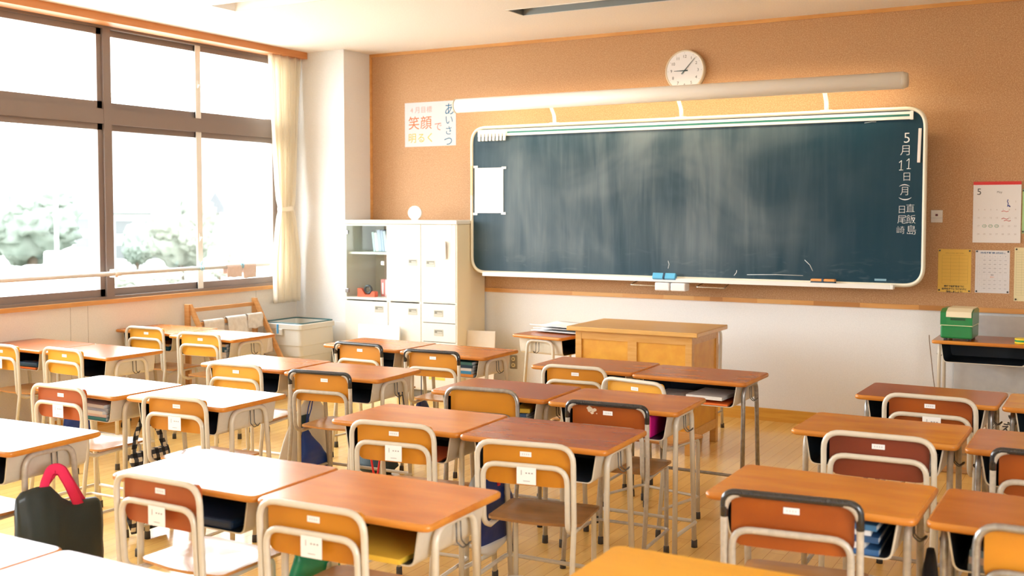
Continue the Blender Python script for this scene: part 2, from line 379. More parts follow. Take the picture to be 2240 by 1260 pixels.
# window wall
m = MB()
m.box(XL-0.2, YB, 0, XL, D, 0.895)
m.box(XL-0.2, YB, 2.955, XL, D, H+0.2)
m.box(XL-0.2, 7.36, 0.895, XL, D, 2.955)
m.box(XL-0.2, YB, 0.895, XL, -0.25, 2.955)
wl = struct('wall_window_side', m, WALLC)
m = MB()
for y in (5.10, 5.25, 7.0, 3.3, 3.15): m.box(XL, y-0.002, 0.10, XL+0.0006, y+0.002, 0.89)
part('panel_seam', m, mat('seam', (0.45, 0.40, 0.34), 0.8), wl)
struct('baseboard_window_side', MB().box(XL, YB, 0, XL+0.012, YP, 0.095), BASEB)
struct('wall_back', MB().box(XL-0.2, YB-0.15, 0, XR+0.2, YB, H+0.2), WALL)
m = MB().box(XR, 1.6, 0, XR+0.15, D, H+0.2).box(XR, YB, 0, XR+0.15, -1.1, H+0.2).box(XR, -1.1, 0, XR+0.15, 1.6, 1.05).box(XR, -1.1, 2.45, XR+0.15, 1.6, H+0.2)  # gap left in this unseen wall, added to let fill light in
struct('wall_corridor_side', m, WALL)
# trims
def plank_trim(name, x0, x1, y0, y1, z0, z1, mats=TRIM): return struct(name, MB().box(x0, y0, z0, x1, y1, z1), mats)
plank_trim('trim_1', XP, XR, D-0.022, D, 0.886, 0.920)
plank_trim('trim_2', XP, XR, D-0.022, D, H-0.028, H)
plank_trim('trim_3', XP, XP+0.022, D-0.022, D, 0.92, H-0.028)
struct('baseboard_front', MB().box(XP, D-0.014, 0, XR, D, 0.094), BASEB)
plank_trim('trim_4', XL-0.02, XL+0.022, YB, YP, 0.893, 0.924)          # wooden sill nosing
plank_trim('trim_5', XL, XL+0.155, YB, YP-0.003, 2.942, H, TRIMR)      # curtain box
o = plank_trim('trim_6', -4.72, XR, D-0.0225, D-0.022, 0.887, 0.919, TRIM)
# lighter and darker inlay lengths along the rail
m = MB()
for x0, x1, mi in ((-3.9,-3.45,0),(-3.1,-2.85,0),(-2.72,-2.62,1),(-2.35,-2.1,0),(-1.93,-1.6,1),(-1.2,-0.9,1)):
    m.box(x0, D-0.0232, 0.887, x1, D-0.022, 0.919, mi)
struct('trim_7', m, [mat('trim_light', (0.66, 0.36, 0.12), 0.4), mat('trim_dark', (0.44, 0.19, 0.05), 0.4)])

# windows: bays between mullions
def window(n, y0, y1):
    ym = (y0+y1)/2
    t = bpy.data.objects.new('window_%d' % n, None); COL.objects.link(t); t['kind'] = 'structure'; t.location = (XL, ym, 0.92)
    def P(name, mb, mats): 
        me = mb.mesh(name, mats); me.transform(Matrix.Translation((-XL, -ym, -0.92))); return obj(name, me, t)
    m = MB(); xo, xi = XL-0.12, XL-0.012
    m.box(xo, y0-0.035, 0.924, xi, y0+0.035, 2.955)
    if n == 1: m.box(xo, y1-0.035, 0.924, xi, y1+0.035, 2.955)
    a_, b_ = y0+0.035, y1-0.035
    m.box(xo, a_, 0.924, xi, b_, 0.945); m.box(xo, a_, 2.925, xi, b_, 2.955)
    m.box(xo, a_, 2.225, xi-0.004, b_, 2.335)
    P('window_frame', m, BRONZE)
    for z0, z1 in ((0.945, 2.225), (2.335, 2.925)):
        for k, (a, b, x) in enumerate(((y0+0.035, ym+0.035, XL-0.05), (ym-0.035, y1-0.035, XL-0.085))):
            m = MB(); w_ = 0.042
            if k == 0: x = XL-0.075
            else: x = XL-0.045
            m.box(x-0.012, a, z0, x+0.012, a+w_, z1); m.box(x-0.012, b-w_, z0, x+0.012, b, z1)
            m.box(x-0.012, a, z0, x+0.012, b, z0+0.055); m.box(x-0.012, a, z1-0.045, x+0.012, b, z1)
            s_ = P('window_sash', m, BRONZE)
            g = MB().box(x-0.003, a+w_, z0+0.055, x+0.003, b-w_, z1-0.045); P('window_pane', g, GLASS)
        zc = z0 + (0.42 if z0 < 1 else 0.27)
        l = MB().box(XL-0.033, ym-0.030, zc-0.035, XL-0.022, ym-0.012, zc+0.035, b=0.003)
        l.tube(fillet([(XL-0.022, ym-0.021, zc), (XL-0.005, ym-0.021, zc), (XL-0.003, ym-0.045, zc-0.02)], 0.008), 0.005)
        P('window_latch', l, ALU)
        P('meeting_gasket', MB().box(XL-0.034, ym-0.046, z0, XL-0.031, ym+0.012, z1), ALU)
for n, (a, b) in enumerate(((5.47, 7.34), (3.57, 5.47), (1.67, 3.57), (-0.23, 1.67))): window(n+1, a, b)

# handrail in front of the window
t = thing('window_handrail', 'pale metal safety rail running across the windows above the sill', 'handrail', (XL, 3.5, 1.118))
m = MB().tube([(0.06, -3.7, 0), (0.06, 3.60, 0)], 0.0165, seg=14); part('rail_pipe', m, ALU, t)
for y in (3.57, 5.47, 1.67): part('rail_bracket', MB().cyl((0.06, y-3.5-0.03, 0), (0.06, y-3.5+0.03, 0), 0.020).box(-0.012, y-3.5-0.014, -0.03, 0.05, y-3.5+0.014, 0.03), ALU, t)

# recessed ceiling lights
def ceiling_light(x0, x1, y0, y1, label, refl):
    t = thing('ceiling_light', label, 'ceiling light', ((x0+x1)/2, (y0+y1)/2, H))
    hx, hy = (x1-x0)/2, (y1-y0)/2
    m = MB(); e = 0.002; d = 0.15
    v = [(-hx+e,-hy+e,0),(hx-e,-hy+e,0),(hx-e,hy-e,0),(-hx+e,hy-e,0),(-hx+.03,-hy+.05,d),(hx-.03,-hy+.05,d),(hx-.03,hy-.05,d),(-hx+.03,hy-.05,d)]
    m.add(v, [(4,5,6,7),(0,1,5,4),(1,2,6,5),(2,3,7,6),(3,0,4,7)])
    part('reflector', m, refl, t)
    m = MB()
    for a, b, c, d_ in ((-hx-.008,-hy-.008,hx+.008,-hy+e),(-hx-.008,hy-e,hx+.008,hy+.008),(-hx-.008,-hy,-hx+e,hy),(hx-e,-hy,hx+.008,hy)): m.box(a, b, -0.004, c, d_, 0.0)
    part('rim', m, mat('light_rim', (0.8, 0.78, 0.74), 0.5), t)
    for y in (-0.05, 0.05): part('fluorescent_tube', MB().cyl((-hx+0.04, y, 0.085), (hx-0.04, y, 0.085), 0.013), mat('unlit_tube', (0.8, 0.8, 0.8), 0.3), t)
ceiling_light(-5.49, -4.24, 5.48, 5.72, 'recessed ceiling light near the window wall, its trough filled with daylight', mat('white_reflector', (0.86, 0.86, 0.86), 0.5))  # white tone carries the window light this trough reflects
ceiling_light(-3.80, -2.55, 6.65, 6.89, 'recessed ceiling light nearest the chalkboard wall, with a dark grey trough', mat('grey_reflector', (0.17, 0.19, 0.20), 0.45, metal=0.3))  # same kind of trough, its shade put into a darker grey

# ------------------------------------------------------------------ curtain
def curtain():
    t = thing('curtain', 'cream curtain tied back at the end of the windows', 'curtain', (XL+0.09, 7.29, 0.77))
    zt, zb = 2.945-0.77, 0.0; zc = 1.60-0.77
    def hw(z):
        if z > zc: u = (z-zc)/(zt-zc); return 0.075 + (0.205-0.075)*u**0.55
        u = (zc-z)/(zc-zb); return 0.075 + (0.165-0.075)*min(1, u*1.8)**0.7
    def fn(u, v):
        z = zt + (zb-zt)*v; w_ = hw(z); c = -0.01 + (0.03 if z < zc else -0.012*0)*0
        ph = 2*PI*8*u
        x = math.sin(ph + 0.5*math.sin(3*z))*0.026*(0.75 if abs(z-zc) < 0.05 else 1.0) + 0.012*math.sin(ph*0.5+1.3)
        y = (u-0.5)*2*w_ + 0.008*math.cos(ph)
        return (x, y, z)
    m = MB().grid(fn, 128, 60)
    o = part('curtain_cloth', m, CURT, t); s = o.modifiers.new('s', 'SOLIDIFY'); s.thickness = 0.002
    band = MB().tube([(0.042*math.cos(a), 0.088*math.sin(a), zc+0.01*math.sin(a)) for a in [2*PI*k/24 for k in range(24)]], 0, seg=8, closed=True, flat=((0,0,1), 0.022, 0.003))
    part('tie_band', band, CURT, t)
curtain()

# cleaning cloths clipped on the handrail
CLOTHW = mat('pinkish_cloth', (0.72, 0.58, 0.52), 0.9, noise_=(50, (0.68, 0.54, 0.48), 3))
CLOTHG = mat('off_white_cloth', (0.70, 0.66, 0.61), 0.9, noise_=(30, (0.60, 0.56, 0.51), 4), bump=(60, 0.6))
def cloth(name, label, y0, y1, ztop, zbot, x, mt, lean=0.0, group=None, seed=0, r=0.014, back=0.06):
    """a cloth folded over a bar that runs along Y at height ztop"""
    def fn(u, v):
        L_ = (ztop-zbot); tot = L_ + back; s = v*tot
        y = y0 + (y1-y0)*u + 0.006*noise.noise(Vector((u*2+seed, v*3, 1)))
        wob = 0.008*noise.noise(Vector((u*4+seed, v*4, 5)))
        if s < back: return (x - r - 0.004 + wob*0.3, y, ztop - back + s)
        d = s - back
        if d < 0.03:
            a = d/0.03*PI; return (x - (r+0.003)*math.cos(a), y, ztop + (r+0.003)*math.sin(a)*0.9)
        return (x + r + 0.004 + abs(wob) + lean*(d-0.03), y + 0.02*lean*math.sin(u*3)*v, ztop - (d-0.03) + 0.01*noise.noise(Vector((u*3+seed, 2, 0))))
    m = MB().grid(fn, 14, 26); o = obj(name, m.mesh(name, mt)); s = o.modifiers.new('s', 'SOLIDIFY'); s.thickness = 0.0025; s.offset = 1
    return tag(o, label, 'cloth', group)
cloth('dust_cloth', 'pinkish cloth hung on the window handrail, the wider one near the window latch', 6.575, 6.745, 1.118, 1.00, XL+0.06, CLOTHW, seed=1, r=0.018, group='cloths on the window handrail')
cloth('dust_cloth', 'pinkish cloth hung on the window handrail, the one nearest the curtain', 6.765, 6.915, 1.118, 0.985, XL+0.06, CLOTHW, seed=5, r=0.018, group='cloths on the window handrail')
PEG = mat('pale_blue_plastic', (0.25, 0.62, 0.78), 0.4)
for y, lab in ((6.755, 'pale blue clothes peg gripping the rail between the two pinkish cloths'), (6.30, 'pale blue clothes peg alone on the rail beside the window latch')):
    t = thing('clothes_peg', lab, 'clothes peg', (XL+0.06, y, 1.118), 0, 'pegs on the window handrail')
    for s_ in (-1, 1):
        m = MB().tube([(0.004*s_, s_*0.014, 0.055), (0, s_*0.006, 0.03), (0.005, s_*0.010, 0.02)], 0.004, seg=6)
        m.tube([(0.021, s_*0.012, 0.018), (0.024, s_*0.014, 0.0), (0.021, s_*0.006, -0.018)], 0.004, seg=6)
        m.tube([(0.005, s_*0.010, 0.02), (0.021, s_*0.012, 0.018)], 0.004, seg=6)
        part('peg_arm', m, PEG, t)

# ------------------------------------------------------------------ drying rack with cloths
t = thing('drying_rack', 'wooden A-frame drying rack standing under the window sill', 'rack', (-6.2, 6.5, 0))
RACKM = mat('rack_wood', (0.50, 0.235, 0.07), 0.5, noise_=(6, (0.58, 0.29, 0.10), 4, (1, 1, 12)))
for s_, y in ((-1, -0.385), (1, 0.375)):
    part('rear_post', MB().box(-0.245, y-0.011, 0, -0.195, y+0.011, 0.84, b=0.002), RACKM, t)
    m = MB().prism([(-0.235, 0.84), (-0.19, 0.84), (0.31, 0.0), (0.262, 0.0)], 'y', y+0.013*s_*-1-0.011, y+0.013*s_*-1+0.011); part('slanted_leg', m, RACKM, t)
for x, z in ((-0.215, 0.79), (-0.115, 0.685), (-0.02, 0.52), (0.09, 0.33)):
    part('rack_bar', MB().box(x-0.008, -0.372, z-0.016, x+0.008, 0.362, z+0.016, b=0.002), RACKM, t)
cloth('drying_cloth', 'off-white cloth hung on the wooden rack, the one nearest its post', 6.17, 6.39, 0.70, 0.50, -6.315, CLOTHG, 0.05, 'cloths on the wooden rack', 11, 0.012)
cloth('drying_cloth', 'grey-white cloth draped in the middle of the wooden rack', 6.42, 6.64, 0.705, 0.44, -6.31, CLOTHG, 0.12, 'cloths on the wooden rack', 21, 0.015)
cloth('drying_cloth', 'spotted off-white cloth hung on the wooden rack at the end nearest the bin', 6.66, 6.84, 0.71, 0.57, -6.315, CLOTHG, 0.02, 'cloths on the wooden rack', 31, 0.012)
cloth('drying_cloth', 'off-white cloth on the lower bar of the wooden rack', 6.62, 6.85, 0.54, 0.36, -6.22, CLOTHG, 0.05, 'cloths on the wooden rack', 41, 0.012)
t = thing('clothes_peg', 'blue clothes peg on the slanted leg of the wooden rack', 'clothes peg', (-6.12, 6.842, 0.60), R(90))
part('peg_arm', MB().box(-0.006, 0.012, -0.05, 0.012, 0.024, 0.03, b=0.004), mat('blue_plastic', (0.06, 0.30, 0.62), 0.4), t)

# ------------------------------------------------------------------ big bin
def tub(name, label, x0, x1, y0, y1, h, mt, rimm, taper=0.04, cat='bin'):
    cx, cy = (x0+x1)/2, (y0+y1)/2; hx, hy = (x1-x0)/2, (y1-y0)/2
    t = thing(name, label, cat, (cx, cy, 0))
    def ring(k, z, r): return [(p[0], p[1], z) for p in rrect(-hx+k, -hy+k, hx-k, hy-k, r, 5)]
    levels = [(taper, 0.0, 0.03), (taper*0.55, h*0.55, 0.035), (taper*0.5-0.004, h*0.56, 0.035), (taper*0.35, h*0.70, 0.04), (taper*0.3-0.005, h*0.705, 0.04), (0.012, h-0.05, 0.045), (0.0, h-0.045, 0.045), (0.0, h-0.006, 0.045), (0.008, h, 0.045),
              (0.02, h-0.002, 0.04), (0.024, h-0.05, 0.04), (taper+0.012, 0.02, 0.03)]
    m = MB(); k0 = len(ring(0, 0, 0.03)); vs = []
    for k, z, r in levels: vs += ring(k, z, r)
    n = k0; fs = [(i*n+j, i*n+(j+1) % n, (i+1)*n+(j+1) % n, (i+1)*n+j) for i in range(len(levels)-1) for j in range(n)]
    fs += [tuple(range(n))[::-1], tuple((len(levels)-1)*n+j for j in range(n))]
    m.add(vs, fs, 0, False); part('bin_body', m, mt, t)
    part('rim_liner', MB().tube([(p[0], p[1], h+0.003) for p in rrect(-hx+.016, -hy+.016, hx-.016, hy-.016, 0.04, 5)], 0.006, seg=8, closed=True), rimm, t, 'dark green edge around the opening')
    for s_ in (-1, 1): part('bin_handle', MB().box(-0.035, s_*hy-(0.006 if s_ > 0 else 0.016), h-0.10, 0.035, s_*hy+(0.016 if s_ > 0 else 0.006), h-0.045, b=0.005), mt, t)
    return t
tub('waste_bin', 'large grey-beige plastic bin with a dark green rim beside the drying rack', -6.42, -5.96, 6.93, 7.40, 0.625, mat('grey_plastic', (0.60, 0.58, 0.52), 0.5), mat('teal_rim', (0.01, 0.09, 0.10), 0.4))

# boards leaning by the cabinets
def lean_board(name, label, x0, x1, y, h, mt, ang=6, thick=0.014, z0=0.0, rotz=0):
    t = MB().box(-(x1-x0)/2, 0, 0, (x1-x0)/2, thick, h, b=0.004)
    o = obj(name, t.mesh(name, mt), None, ((x0+x1)/2, y, z0), (R(-ang), 0, R(rotz))); return tag(o, label, 'board')
lean_board('display_board', 'white rounded board leaning against the pillar beside the bin', -6.10, -5.93, 7.465, 0.60, mat('white_board', (0.74, 0.73, 0.71), 0.5), 4)
lean_board('whiteboard', 'small white board standing in front of the cabinet drawers', -5.72, -5.28, 7.36, 0.605, mat('whiteboard_white', (0.84, 0.84, 0.83), 0.4), 4)
lean_board('paper_bag', 'cream folded paper sheet standing against the cabinet side', -4.72, -4.47, 7.56, 0.585, mat('cream_paper', (0.70, 0.63, 0.54), 0.7, noise_=(10, (0.66, 0.58, 0.49), 3)), 7, 0.01, 0, 12)
lean_board('partition_board', 'grey panel leaning on the wall under the eraser cleaner desk', -0.965, -0.10, 7.885, 0.868, mat('grey_panel', (0.50, 0.49, 0.48), 0.7, noise_=(20, (0.54, 0.53, 0.51), 3)), 0.6, 0.006)

# ------------------------------------------------------------------ cabinets
YC = 7.46; YCB = 7.90
def handle(parent, x, z):
    m = MB().box(x-0.046, YC-0.006, z-0.028, x+0.046, YC-0.001, z+0.028, 0, b=0.002)
    m.box(x-0.038, YC-0.0065, z-0.004, x+0.038, YC-0.006, z+0.020, 1)
    m.box(x-0.012, YC-0.008, z-0.001, x+0.036, YC-0.0062, z+0.010, 0)
    o = obj('cabinet_handle', shift(m, parent).mesh('cabinet_handle', [mat('handle_frame', (0.46, 0.44, 0.37), 0.5), mat('handle_recess', (0.20, 0.19, 0.15), 0.6)]), parent); return o
def shift(mb, parent):
    p = parent; off = Vector((0, 0, 0))
    while p is not None: off += p.location; p = p.parent
    mb.v = [tuple(Vector(v)-off) for v in mb.v]; return mb
def wpart(name, mb, mats, parent, label=None):
    return part(name, shift(mb, parent), mats, parent, label)
def carcass(x0, x1, label, inner=False):
    t = thing('storage_cabinet', label, 'cabinet', ((x0+x1)/2, (YC+YCB)/2, 0))
    m = MB(); k = 0.018
    m.box(x0, YC, 0.07, x0+k, YCB, 1.47); m.box(x1-k, YC, 0.07, x1, YCB, 1.47)
    m.box(x0+k, YCB-k, 0.07, x1-k, YCB, 1.47); m.box(x0+k, YC, 0.81, x1-k, YCB-k, 0.83); m.box(x0+k, YC, 0.07, x1-k, YCB-k, 0.09); m.box(x0+k, YC, 1.452, x1-k, YCB-k, 1.47)
    wpart('cabinet_body', m, [CAB], t)
    wpart('plinth', MB().box(x0+0.01, YC+0.03, 0, x1-0.01, YCB-0.01, 0.07), mat('plinth_grey', (0.25, 0.24, 0.22), 0.6), t)
    return t
def panel(t, name, x0, x1, z0, z1, hx, hz):
    d = wpart(name, MB().box(x0+0.002, YC-0.004, z0+0.002, x1-0.002, YC+0.014, z1-0.002, b=0.0015), CAB, t); handle_(d, hx, hz); return d
def handle_(d, x, z):
    if x is not None: handle(d, x, z)
A = carcass(-5.905, -5.436, 'ivory cabinet unit with a glass door showing books and a tape dispenser')
B = carcass(-5.434, -5.098, 'ivory cabinet unit with one tall plain door, in the middle of the row')
C_ = carcass(-5.096, -4.742, 'ivory cabinet unit with papers stuck on its door and drawers below')
panel(A, 'cabinet_door', -5.895, -5.440, 0.08, 0.80, -5.535, 0.735)
panel(B, 'cabinet_door', -5.430, -5.100, 0.818, 1.468, -5.180, 1.147)
panel(B, 'cabinet_door', -5.430, -5.100, 0.08, 0.80, -5.183, 0.730)
panel(C_, 'cabinet_door', -5.094, -4.750, 0.818, 1.468, -5.000, 1.141)
for k, (z0, z1) in enumerate(((0.645, 0.805), (0.485, 0.643), (0.325, 0.483), (0.08, 0.323))):
    panel(C_, 'drawer', -5.094, -4.750, z0, z1, -4.922, (z0+z1)/2+0.0 if k < 3 else 0.228)
part('drawer_sticker', shift(MB().box(-5.02, YC-0.0055, 0.165, -4.86, YC-0.0042, 0.188), C_), mat('yellow_tape', (0.80, 0.60, 0.12), 0.5), C_)
wpart('shelf', MB().box(-5.887, YC+0.03, 1.205, -5.455, YCB-0.02, 1.224), CAB, A)
wpart('side_panel', MB().box(-4.7418, YC+0.002, 0.0, -4.738, YCB, 1.47), CABS, C_, 'beige outer side of the cabinet')
gd = wpart('glass_door', MB().box(-5.892, YC-0.006, 0.838, -5.480, YC-0.001, 1.462), CGLASS, A)
for z in (1.395, 0.885): wpart('door_hinge', MB().box(-5.897, YC-0.013, z-0.018, -5.860, YC+0.006, z+0.018, b=0.004), STEEL, gd)
wpart('door_catch', MB().box(-5.507, YC-0.013, 1.115, -5.475, YC+0.004, 1.150, b=0.004), mat('clear_plastic', (0.7, 0.72, 0.72), 0.2), gd)
tp = MB().box(-5.93, YC-0.022, 1.471, -4.73, YCB+0.01, 1.503, b=0.003)
tag(obj('cabinet_top', tp.mesh('cabinet_top', CAB)), 'continuous ivory top board covering the row of cabinets', 'cabinet top')
# papers on the cabinet door
m = MB().box(-4.935, YC-0.0062, 1.335, -4.79, YC-0.0046, 1.465)
for k in range(6): m.box(-4.925, YC-0.0068, 1.445-k*0.017, -4.925+random.uniform(.06, .12), YC-0.0062, 1.447-k*0.017, 1)
o = tag(obj('printed_sheet', m.mesh('printed_sheet', [WHITEP, GREYINK])), 'thin printed sheet taped high on the ivory cabinet door', 'paper')
pd = MB(); pd.prism([(-0.048, 0.0), (0.048, 0.0), (0.048, 0.145), (-0.048, 0.145)], 'y', -0.012, 0.0)
tag(obj('note_pad', pd.mesh('note_pad', WHITEP), None, (-4.885, YC-0.006, 1.185), (R(3), 0, R(-6))), 'thick white note pad hanging on the ivory cabinet door', 'note pad')
# round clock on the cabinet
t = thing('desk_clock', 'small round pale clock standing on top of the ivory cabinets', 'clock', (-5.255, 7.60, 1.503), R(18))
m = MB().cyl((0, -0.012, 0.062), (0, 0.018, 0.062), 0.060, seg=32); part('clock_case', m, mat('pale_case', (0.78, 0.76, 0.74), 0.4), t)
part('clock_face', MB().cyl((0, -0.0135, 0.062), (0, -0.012, 0.062), 0.048, seg=32), mat('pale_blue_face', (0.62, 0.70, 0.72), 0.5), t)
part('clock_foot', MB().box(-0.03, -0.01, 0, 0.03, 0.02, 0.012), mat('pale_case', (0, 0, 0)), t)
# books and things behind the glass
cols = [((0.42, 0.55, 0.55), 'green-grey'), ((0.70, 0.62, 0.60), 'pale pink'), ((0.36, 0.42, 0.55), 'blue-grey'), ((0.30, 0.37, 0.52), 'slate blue'), ((0.45, 0.55, 0.60), 'pale blue'), ((0.62, 0.16, 0.12), 'red and white'), ((0.80, 0.78, 0.74), 'white')]
bx = -5.70
for k, (c, nm) in enumerate(cols):
    w_ = 0.024 + 0.006*(k % 3); lean = R(-7); hgt = (0.17, 0.165, 0.19, 0.185, 0.18, 0.15, 0.13)[k]
    m = MB().box(0, 0, 0, w_, 0.15, hgt, 0, b=0.002).box(w_*0.15, -0.0004, hgt*0.05, w_*0.85, 0.0, hgt*0.95, 0)
    o = obj('shelf_book', m.mesh('shelf_book', mat('book_%d' % k, c, 0.6)), None, (bx, 7.60, 1.2245+0.001), (0, lean, 0))
    tag(o, '%s book leaning on the upper shelf behind the cabinet glass' % nm, 'book', 'books on the glass cabinet shelf'); bx += w_*1.01 + 0.002
bx = -5.635
for k, nm in enumerate(('pale red binder nearest the tape dispenser', 'pink and white binder between two red ones', 'deep pink binder nearest the glass door edge', 'red binder at the end of the lower shelf')):
    m = MB().box(0, 0, 0, 0.040, 0.2, 0.15, 0, b=0.002).box(0.012, -0.001, 0.02, 0.028, 0.0, 0.12, 1)
    o = obj('ring_binder', m.mesh('ring_binder', [mat('binder_%d' % k, ((0.75, 0.22, 0.20), (0.82, 0.50, 0.48), (0.75, 0.14, 0.18), (0.70, 0.10, 0.12))[k], 0.5), WHITEP]), None, (bx, 7.62, 0.8305))
    tag(o, nm + ' in the glass cabinet', 'binder', 'binders in the glass cabinet'); bx += 0.0425
t = thing('tape_dispenser', 'orange-red tape dispenser on the lower shelf behind the cabinet glass', 'tape dispenser', (-5.72, 7.54, 0.8305), R(8))
m = MB().prism(fillet2 := [(-0.085, 0.0), (0.085, 0.0), (0.085, 0.045), (0.06, 0.05), (0.035, 0.02), (-0.01, 0.02), (-0.045, 0.07), (-0.085, 0.075)], 'y', -0.03, 0.03)
part('dispenser_base', m, mat('orange_red_plastic', (0.80, 0.14, 0.07), 0.35), t)
part('tape_roll', MB().tube([(0.005+0.032*math.cos(a), 0, 0.062+0.032*math.sin(a)) for a in [2*PI*k/24 for k in range(24)]], 0, seg=8, closed=True, flat=((0, 1, 0), 0.01, 0.012)), mat('tape_core', (0.06, 0.06, 0.07), 0.3), t)

# ------------------------------------------------------------------ chalkboard
YBF = 7.66
def chalkboard():
    x0, x1, z0, z1 = -4.731, -1.1302, 1.0586, 2.2813; cx, cz = (x0+x1)/2, (z0+z1)/2
    t = thing('chalkboard', 'long dark green chalkboard with rounded cream frame and chalk writing', 'chalkboard', (cx, D, cz))
    def P(n, mb, mats, label=None, parent=None): return part(n, shift(mb, parent or t), mats, parent or t, label)
    # slab
    P('board_back', MB().prism(rrect(x0+.01, z0+.01, x1-.01, z1-.01, 0.13, 8), 'y', YBF+0.012, YBF+0.060), mat('board_back', (0.30, 0.27, 0.22), 0.7))
    o = MB().prism(rrect(x0+.012, z0+.012, x1-.012, z1-.012, 0.13, 8), 'y', YBF+0.006, YBF+0.012)
    me = o.mesh('writing_surface', BOARDM); w_ = obj('writing_surface', me); w_.parent = t; w_.matrix_parent_inverse = Matrix.Translation(-Vector(t.location))
    ring = [(p[0], YBF+0.012, p[1]) for p in rrect(x0+.011, z0+.011, x1-.011, z1-.011, 0.13, 10)]
    P('board_frame', MB().tube(ring, 0, seg=12, closed=True, flat=((0, 1, 0), 0.022, 0.014)), CREAMF, 'cream rounded frame')
    for x in (x0+0.25, -3.35, -2.35, x1-0.25): P('wall_mount', MB().box(x-0.05, YBF+0.060, z0+0.08, x+0.05, D-0.010, z0+0.20).box(x-0.05, YBF+0.060, z1-0.20, x+0.05, D-0.010, z1-0.08), mat('board_back', (0, 0, 0)))
    # chalk tray
    tr = MB().prism([(YBF-0.062, 1.0440), (YBF+0.0, 1.0401), (YBF+0.0, 1.0615), (YBF-0.050, 1.0634), (YBF-0.054, 1.0732), (YBF-0.062, 1.0732)], 'x', -4.5792, -1.3397)
    P('chalk_tray', tr, ALU); P('tray_end_cap', MB().box(-1.3397, YBF-0.063, 1.0430, -1.3202, YBF, 1.0742, b=0.003), ALU)
    # ruler rail with green stripe
    m = MB().box(-4.6572, YBF-0.004, 2.1966, -1.2228, YBF+0.006, 2.2501, 0, b=0.002).box(-4.3746, YBF-0.0052, 2.2170, -1.2422, YBF-0.004, 2.2316, 1)
    P('magnet_rail', m, [ALU, mat('green_stripe', (0.01, 0.13, 0.10), 0.5)], 'white rail with a green stripe')
    P('rail_end', MB().box(-1.2393, YBF-0.007, 2.1936, -1.2179, YBF+0.004, 2.2521, b=0.002), ALU)
    cl = MB().box(-4.6523, YBF-0.012, 2.2082, -4.3844, YBF-0.004, 2.2443, 0, b=0.002)
    for k in range(8):
        x = -4.6299 + k*0.034
        cl.prism([(YBF-0.028, 2.1595), (YBF-0.018, 2.1566), (YBF-0.010, 2.2190), (YBF-0.022, 2.2229)], 'x', x-0.010, x+0.010)
    P('clip_strip', cl, ALU, 'row of white spring clips')
    # chalk text
    CH = mat('chalk_white', (0.78, 0.80, 0.80), 0.9)
    m = MB(); yz = YBF+0.0052
    for ch, x, z, s_, ro in (('5', -1.2588, 2.0689, 0.100, 0), ('月', -1.2647, 1.9842, 0.078, 0), ('1', -1.2919, 1.8877, 0.090, 0), ('1', -1.2432, 1.8974, 0.095, 0), ('日', -1.2559, 1.8059, 0.066, 0),
                         ('(', -1.2647, 1.7523, 0.075, -90), ('月', -1.2666, 1.7084, 0.066, 0), ('(', -1.2705, 1.6578, 0.09, 90), ('日', -1.2841, 1.5837, 0.060, 0), ('直', -1.2296, 1.5915, 0.062, 0),
                         ('尾', -1.2822, 1.5155, 0.064, 0), ('飯', -1.2247, 1.5165, 0.066, 0), ('崎', -1.2910, 1.4434, 0.058, 0), ('島', -1.2208, 1.4434, 0.070, 0)):
        if ch == '1':       # handwritten one with a flag and a base stroke
            h_ = s_*0.36
            for a_, b_ in (((x+0.001, z+h_), (x-0.002, z-h_)), ((x+0.001, z+h_), (x-0.015, z+h_*0.55)), ((x-0.014, z-h_), (x+0.012, z-h_))):
                m.tube([(a_[0], yz, a_[1]), (b_[0], yz, b_[1])], 0, seg=6, flat=((0, 1, 0), 0.0004, 0.0024))
            continue
        m.text(ch, s_, textM(x, yz, z, rot=R(ro)), off=-0.0010)
    for q, (x0_, z0_, x1_, z1_) in enumerate(((-2.9716, 1.1414, -2.9716, 1.1998), (-2.3578, 1.1122, -1.9486, 1.1170), (-1.5394, 2.1839, -1.4615, 2.1888), (-2.4553, 1.1024, -2.4358, 1.1414), (-1.8804, 1.1511, -1.9389, 1.2291))):
        m.tube([(x0_, yz, z0_), ((x0_+x1_)/2+0.008, yz, (z0_+z1_)/2+0.004), (x1_, yz, z1_)], 0, seg=4, flat=((0, 1, 0), 0.0004, 0.0018))
    P('chalk_lettering', m, CH, 'white chalk date and duty names written vertically')
    # maker plate
    m = MB().box(-1.4566, YBF+0.004, 1.0956, -1.3786, YBF+0.006, 1.1102, 0)
    m.text('No.7', 0.012, textM(-1.4176, YBF+0.0036, 1.1029), 1) if False else None
    P('maker_plate', m, mat('plate_blue', (0.20, 0.36, 0.45), 0.5))
    return t
chalkboard()
# things on the board
def eraser(name, label, x, z, col, felt, w_=0.19, rot=0, tilt=0, dz=0.0, y=None):
    t = thing(name, label, 'chalk eraser', (x, y if y else YBF-0.026, z), (R(tilt), 0, R(rot)))
    part('eraser_pad', MB().box(-w_/2, -0.024, 0, w_/2, 0.024, 0.018, b=0.003), felt, t)
    part('eraser_grip', MB().box(-w_/2, -0.024, 0.018, w_/2, 0.024, 0.036, b=0.006), col, t)
    part('eraser_strap', MB().box(-0.008, -0.0255, 0.014, 0.008, 0.0255, 0.040, b=0.003), mat('strap_dark', (0.02, 0.05, 0.10), 0.6), t)
eraser('blackboard_eraser', 'light blue chalk eraser propped on the chalk tray', -2.9765, 1.0751, mat('sky_blue_vinyl', (0.10, 0.42, 0.68), 0.4), mat('sky_blue_felt', (0.07, 0.33, 0.58), 0.7), 0.185, 0, 62, y=YBF-0.040)
